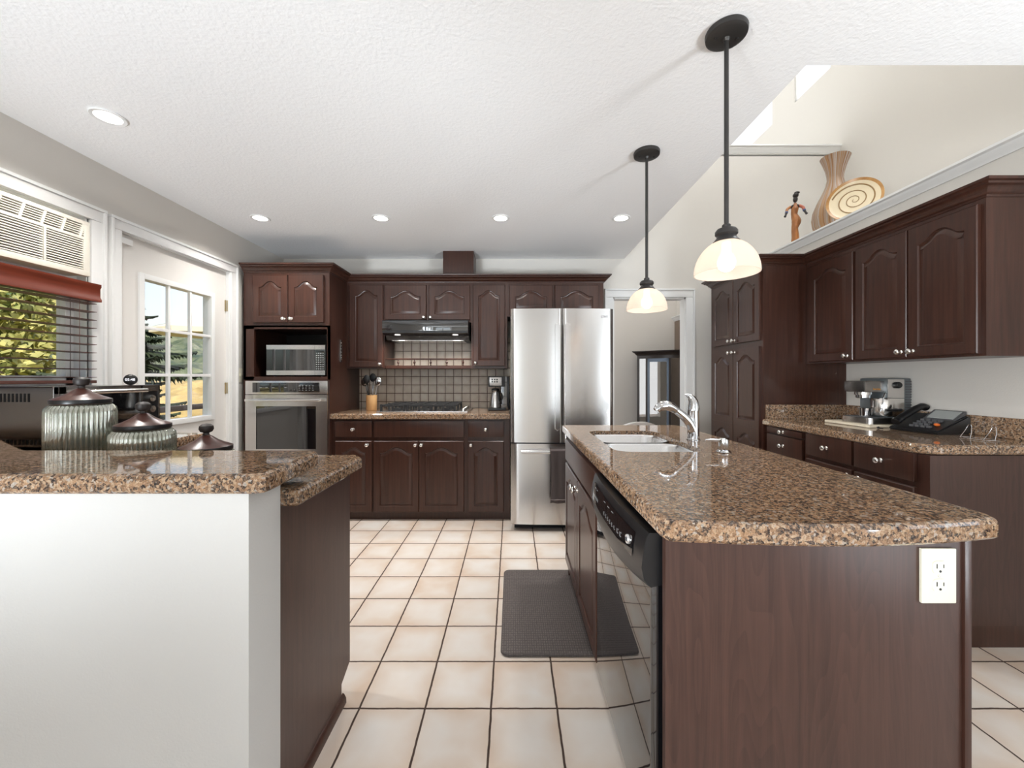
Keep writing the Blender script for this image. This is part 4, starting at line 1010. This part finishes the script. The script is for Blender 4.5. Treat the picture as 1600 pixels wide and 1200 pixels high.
pendant('dark bronze pendant lamp with frosted shade, nearer over the island', .743, 1.38); pendant('dark bronze pendant lamp with frosted shade, farther toward the doorway', .717, 2.12)

# ------------------------------------------------------------------ plant-ledge decorations
ZL = 2.3985
vs = new(); VX, VY = 2.63, 3.24
lathe(vs, [(.10, 0), (.125, .01), (.150, .06), (.158, .12), (.150, .18), (.125, .25), (.092, .32), (.066, .38), (.055, .43), (.056, .46), (.066, .51), (.084, .565), (.102, .61), (.096, .612), (.076, .565), (.05, .50), (.042, .43), (0, .40)], 56)
for v in vs.verts: v.co.z += .14 * v.co.x * max(0, (v.co.z - .45) / .16) * -.25
tag(obj('vase', vs, 'vase', None, (VX, VY, ZL), ang=60), 'tall brown striped flared vase on the plant ledge', 'vase')
pl = thing('decorative_plate', 'cream decorative plate with a brown spiral leaning on the plant ledge', 'plate', (2.56, 2.985, ZL)); pl.rotation_euler = (R(-12), 0, R(-46))
Rp = .168
bm = new(); lathe(bm, [(0, .012), (.127, .012), (Rp * .86, .004), (Rp, -.008), (Rp + .002, -.002), (Rp * .86, .014), (.127, .022), (0, .022)], 56, 'y', (0, 0, Rp + .005)); obj('plate_body', bm, 'plate', pl)
bm = new(); lathe(bm, [(Rp * .87, .0035), (Rp * 1.004, -.0095), (Rp * 1.006, -.004), (Rp * .87, .006)], 56, 'y', (0, 0, Rp + .005), caps=False)
obj('rim', bm, 'plate_rim', pl)
bm = new(); P = []
for i in range(160):
    f = i / 159; a = f * 2 * pi * 3.1 + 2.2; r = .007 + .132 * f ** 1.25; y = .0115 if r < .125 else .0115 - (r - .125) / .028 * .008; P.append((r * cos(a), y, Rp + .005 + r * sin(a)))
tube(bm, P, [.002 + .003 * i / 159 for i in range(160)], 6); obj('spiral', bm, 'plate_line', pl)
bm = new(); tube(bm, [(-.07, -.03, .004), (-.07, .05, .004), (-.07, .06, .12)], .003, 6); tube(bm, [(.07, -.03, .004), (.07, .05, .004), (.07, .06, .12)], .003, 6); tube(bm, [(-.07, -.03, .004), (-.07, -.032, .022)], .003, 6); tube(bm, [(.07, -.03, .004), (.07, -.032, .022)], .003, 6); tube(bm, [(-.07, .04, .004), (.07, .04, .004)], .003, 6); obj('plate_stand', bm, 'black', pl)
fg = thing('carved_figurine', 'slender carved wooden woman figurine on the plant ledge left of the vase', 'figurine', (2.535, 3.57, ZL), -25)
bm = new(); P = smoothpts([(0, 0, 0), (.004, 0, .08), (.0, 0, .16), (.012, 0, .22), (-.004, 0, .28), (.0, 0, .33), (.002, 0, .365), (.004, 0, .385)], 6)
rr = [.040, .036, .032, .046, .030, .036, .022, .012]; rad = []
for i in range(len(P)):
    q = i / 6; a = min(int(q), 6); rad.append(rr[a] + (rr[a + 1] - rr[a]) * (q - a))
tube(bm, P, rad, 16, .8); obj('body', bm, 'carved', fg)
bm = new(); ball(bm, (.002, 0, .352), .030, 1.25, .7, .8); ball(bm, (.004, 0, .418), .022, .85, .95, 1.3); ball(bm, (.006, -.003, .452), .024, .95, 1.1, .9); ball(bm, (.016, 0, .476), .015, 1.5, .9, .8); obj('head_and_shoulders', bm, 'hair', fg)
for sgn in (-1, 1):
    bm = new(); tube(bm, smoothpts([(sgn * .032, 0, .358), (sgn * .058, -.01, .335), (sgn * .064, -.02, .31)], 5), .012, 10); ar = obj('sleeve', bm, 'red_paint' if sgn > 0 else 'carved', fg)
    bm = new(); tube(bm, [(sgn * .064, -.02, .31), (sgn * .074, -.035, .275), (sgn * .08, -.04, .262)], [.010, .008, .010], 10); obj('forearm', bm, 'hair', ar)
    bm = new(); tube(bm, [(sgn * .0645, -.021, .308), (sgn * .067, -.025, .298)], .0125, 10); obj('cuff', bm, 'blue_paint', ar)
# ------------------------------------------------------------------ dining room
cu = thing('curio_cabinet', 'dark wood glass-door corner curio cabinet in the dining room', 'cabinet', (2.14, 5.78, 0), -38); w = .62
bm = new(); prism(bm, [(-.33, 0), (-.16, -.0), (.16, 0), (.33, .12), (.33, .14), (0, .42), (-.33, .14)], 0, .12); prism(bm, [(-.33, .0), (-.16, -.0), (.16, 0), (.33, .12), (.33, .14), (0, .42), (-.33, .14)], 1.5, 1.56)
box(bm, -.01, .01, .39, .41, .1, 1.52); prism(bm, [(-.34, .13), (-.33, .15), (0, .43), (0, .41)], .1, 1.52); prism(bm, [(.34, .13), (.33, .15), (0, .43), (0, .41)], .1, 1.52)
obj('carcass', bm, mat('curio_wood', (.02, .012, .009), .3), cu)
M['curio'] = MATS['curio_wood']
bm = new(); sweep(bm, [(-.33, .14), (-.33, -.0), (.17, 0), (.34, .12)], [(o * .9, z + 1.545) for o, z in crown]); obj('cornice', bm, 'curio', cu)
bm = new()
for b in ((-.33, -.295, -.005, .02), (-.20, -.17, -.005, .02), (.135, .165, -.005, .02)): box(bm, *b, .12, 1.5)
obj('stile', bm, 'curio', cu)
bm = new()
for b in ((-.295 + .125, -.14, -.012, .006, .12, 1.5), (.105, .135, -.012, .006, .12, 1.5), (-.17, .135, -.012, .006, .12, .16), (-.17, .135, -.012, .006, 1.45, 1.5)): box(bm, *b)
df = obj('glass_door', bm, mat('slate_blue_frame', (.13, .17, .23), .25), cu)
bm = new(); box(bm, -.14, .105, -.006, -.002, .16, 1.45); obj('door_pane', bm, 'curio_glass', df)
bm = new(); prism(bm, [(.165, .0), (.33, .12), (.328, .124), (.163, .004)], .12, 1.5); box(bm, -.295, -.2, .0, .004, .12, 1.5); obj('side_pane', bm, 'curio_glass', cu)
for z in (.48, .85, 1.2):
    bm = new(); prism(bm, [(-.32, .03), (.16, .03), (.31, .13), (0, .38), (-.31, .14)], z, z + .012); obj('glass_shelf', bm, 'decanter', cu)
for i, (x, y, z, s_) in enumerate(((-.05, .14, .493, 1.), (.08, .17, .493, .8), (.0, .15, .863, .9), (.15, .15, .863, 1.1), (.19, .15, .493, 1.2), (.05, .2, 1.213, .8), (.17, .14, 1.213, 1.))):
    bm = new(); lathe(bm, [(.03 * s_, 0), (.032 * s_, .004), (.006 * s_, .012), (.006 * s_, .06 * s_), (.032 * s_, .09 * s_), (.034 * s_, .13 * s_), (.028 * s_, .15 * s_), (.03 * s_, .10 * s_), (0, .07 * s_)], 20)
    wp = Matrix.Rotation(R(-38), 3, 'Z') @ Vector((x, y, 0))
    tag(obj('glass_goblet', bm, 'decanter', None, (2.14 + wp.x, 5.78 + wp.y, z)), 'clear stemmed goblet on a shelf inside the curio cabinet', 'glass', 'glassware in the curio cabinet')
ch = thing('dining_chair', 'white upholstered low dining chair just beyond the island', 'chair', (1.49, 4.62, 0), 10)
bm = new(); P = [(-.2 + .4 * i / 16, .03 * abs(2 * i / 16 - 1) ** 2, .66 + .045 * (1 - abs(2 * i / 16 - 1) ** 2.5)) for i in range(17)]
lo = [bm.verts.new((x, y - .03, .42)) for x, y, z in P]; hi = [bm.verts.new((x, y - .03, z)) for x, y, z in P]; lo2 = [bm.verts.new((x, y + .03, .42)) for x, y, z in P]; hi2 = [bm.verts.new((x, y + .03, z)) for x, y, z in P]
for i in range(16):
    for a, b in ((lo, hi), (hi, hi2), (hi2, lo2), (lo2, lo)): bm.faces.new((a[i], a[i + 1], b[i + 1], b[i]))
bm.faces.new((lo[0], hi[0], hi2[0], lo2[0])); bm.faces.new((lo[-1], hi[-1], hi2[-1], lo2[-1])); obj('backrest', bm, 'fabric', ch)
bm = new(); box(bm, -.21, .21, .0, .44, .38, .46, .03, 3); obj('seat', bm, 'fabric', ch)
for x in (-.18, .18):
    for y in (.03, .40):
        bm = new(); lathe(bm, [(.012, 0), (.02, .38)], 12, c=(x, y, 0)); obj('leg', bm, 'curio', ch)

# ------------------------------------------------------------------ outdoors
struct('ground', boxes((-400, -2.6, -200, 500, -4.2, -4.0)), 'grass')
bm = new(); box(bm, -3.5, -2.46, -.5, 7.5, -.25, -.05); struct('deck', bm, 'deck')
rl = thing('deck_railing', 'dark deck railing outside the glazed side door', 'railing', (-3.40, 0, -.05))
bm = new(); box(bm, -.03, .03, .3, 7.4, .93, .985, .006); obj('top_rail', bm, mat('rail_stain', (.06, .045, .04), .5), rl); M['rail'] = MATS['rail_stain']
for y in (.5, 2.0, 3.3, 4.42, 6.0, 7.2):
    bm = new(); box(bm, -.02, .02, y - .02, y + .02, 0, .93); obj('post', bm, 'white', rl)
bm = new(); box(bm, -.012, .012, .3, 7.4, .08, .12); obj('bottom_rail', bm, 'rail', rl)
bm = new(); box(bm, -3.60, -3.52, 4.78, 4.86, -.05, 2.7); tag(obj('deck_post', bm, mat('dark_post', (.07, .08, .10), .6)), 'dark square roof post standing on the deck outside the side door', 'post')
def leafy(name, label, x, y, zb, h, rx, n, m, cat='tree', lsize=.11):
    o = thing(name, label, cat, (x, y, zb), 0, 'trees beyond the deck'); bm = new()
    tube(bm, [(0, 0, 0), (.1, 0, h * .4), (.0, .1, h * .75)], [.16, .12, .05], 8); obj('trunk', bm, 'bark', o)
    bm = new(); cl = [(random.gauss(0, rx * .45), random.gauss(0, rx * .45), h * random.uniform(.3, .98), random.uniform(.35, .75)) for _ in range(26)]
    for i in range(n):
        cx_, cy_, cz, cr = random.choice(cl); d = Vector((random.gauss(0, 1), random.gauss(0, 1), random.gauss(0, .8))).normalized() * cr * random.uniform(.6, 1) * rx * .5
        p_ = Vector((cx_, cy_, cz)) + d; a = Vector((random.gauss(0, 1), random.gauss(0, 1), random.gauss(0, 1))).normalized(); b = a.cross(Vector((random.gauss(0, 1), random.gauss(0, 1), random.gauss(0, 1)))).normalized()
        s_ = lsize * random.uniform(.6, 1.3); bm.faces.new([bm.verts.new(p_ + q) for q in (a * s_, b * s_ * .6, -a * s_, -b * s_ * .6)])
    obj('foliage', bm, m, o, recalc=False)
    return o
leafy('leafy_tree', 'yellow-green leafy tree seen low through the left window', -10.4, 8.3, -4, 7.3, 1.7, 5200, 'leaf_yel')
leafy('leafy_tree', 'green leafy tree at the far left behind the window blind', -17.6, 12.9, -4, 9.0, 2.6, 5200, 'leaf_grn')
leafy('leafy_tree', 'bright yellow tree behind the slats nearest the window frame', -14.6, 11.3, -4, 7.8, 2.0, 5200, 'leaf_yel', lsize=.14)
leafy('leafy_tree', 'pale green tree farther down the slope behind the blind', -26.0, 20.5, -4, 11.5, 4.0, 5200, 'leaf_grn', lsize=.18)
def conifer(label, x, y, zb, h, rmax, n=150):
    o = thing('fir_tree', label, 'tree', (x, y, zb), 0, 'firs beyond the deck'); bm = new()
    tube(bm, [(0, 0, 0), (0, 0, h)], [.14, .01], 8); obj('trunk', bm, 'bark', o); bm = new()
    for i in range(n):
        f = (i + .5) / n; z = h * (.12 + .88 * f); L_ = min(2.1, rmax * (1 - f) ** .9) * random.uniform(.7, 1.1) * (1 if f > .77 else .5) + .08; a = i * 2.399
        d = Vector((cos(a), sin(a), 0)); sd_ = Vector((-sin(a), cos(a), 0)); prev = None; m_ = int(8 + 11 * L_)
        for j in range(m_):
            t = (j + .5) / m_; p_ = d * (L_ * t) + Vector((0, 0, z - .35 * L_ * t + .30 * L_ * t * t)); wd = (.30 * (1 - t) + .07) * min(1, L_)
            for sg in (-1, 1):
                q = p_ + sd_ * sg * wd * random.uniform(.7, 1.1) + d * wd * .5 - Vector((0, 0, wd * random.uniform(.2, .6)))
                bm.faces.new([bm.verts.new(v) for v in (p_ - d * .06, p_ + d * .05 + Vector((0, 0, .02)), q)])
                q2 = p_ + sd_ * sg * wd * .3 + d * wd * .3 - Vector((0, 0, wd * random.uniform(.5, .9))); bm.faces.new([bm.verts.new(v) for v in (p_ - d * .05, p_ + d * .06, q2)])
    obj('foliage', bm, 'needle', o, recalc=False); return o
conifer('dark fir tree with drooping branches outside the side door', -7.05, 7.35, -4, 6.7, 4.4, 125)
conifer('dark fir tree down the slope behind the window blind', -22, 15.2, -4, 9.6, 5.0, 150)
# golden shrub slope, wooded hillside, mountain
def field(name, m, pts, nx, ny, amp, sc):
    # pts: 4 corners (x,y,z) a,b (near) c,d (far); bumpy surface
    a, b, c_, d = [Vector(q) for q in pts]; bm = new(); g = []
    from mathutils import noise
    for j in range(ny + 1):
        row = []
        for i in range(nx + 1):
            p_ = (a.lerp(b, i / nx)).lerp(d.lerp(c_, i / nx), j / ny); q = p_ * sc; p_.z += amp * (noise.noise(q) + .5 * noise.noise(q * 2.3) + .3 * noise.noise(q * 5.1)); row.append(bm.verts.new(p_))
        g.append(row)
    for j in range(ny):
        for i in range(nx): bm.faces.new((g[j][i], g[j][i + 1], g[j + 1][i + 1], g[j + 1][i]))
    return bm
o = obj('golden_shrubs', field('', '', [(-14, 12, -3.2), (-6, 16, -3.2), (-30, 70, .6), (-75, 45, .6)], 70, 60, .9, .35), 'gold'); tag(o, 'golden autumn scrub covering the slope beyond the deck', 'shrubs', kind='stuff')
struct('hill', field('', '', [(-85, 45, -3), (-28, 75, -3), (-60, 190, 17), (-210, 120, 24)], 90, 70, 2.6, .12), 'hill')
bm = new(); from mathutils import noise
ridge = [(-180, 22), (-120, 40), (-60, 78), (-20, 100), (10, 110), (38, 128), (60, 124), (90, 100), (115, 72), (150, 44), (200, 26), (260, 18)]
def rz(s):
    for (a, za), (b, zb) in zip(ridge, ridge[1:]):
        if a <= s <= b: return za + (zb - za) * (s - a) / (b - a)
    return 18
U = Vector((.74, .67, 0)); O = Vector((-760, 800, 0)); F = Vector((-.67, .74, 0)); g = []
for j in range(13):
    row = []
    for i in range(110):
        s_ = -180 + 440 * i / 109; f_ = 1 - abs(j - 6) / 6; p_ = O + U * s_ * 1.75 + F * (j - 6) * 45; p_.z = -8 + rz(s_) * f_ ** .9 * 1.0 + 5 * noise.noise(p_ * .02) * f_; row.append(bm.verts.new(p_))
    g.append(row)
for j in range(12):
    for i in range(109): bm.faces.new((g[j][i], g[j][i + 1], g[j + 1][i + 1], g[j + 1][i]))
struct('mountain', bm, 'farhill')
pa = thing('patio_umbrella', 'cream patio umbrella outside, right edge of the door glass', 'umbrella', (-4.62, 6.1, -4))
bm = new(); lathe(bm, [(.02, 0), (.02, 6.1)], 12); obj('pole', bm, 'white', pa)
bm = new(); lathe(bm, [(0, 6.15), (.35, 6.06), (.7, 5.93), (.7, 5.86), (.69, 5.86), (.35, 5.99), (0, 6.07)], 8); obj('canopy', bm, 'parasol', pa)
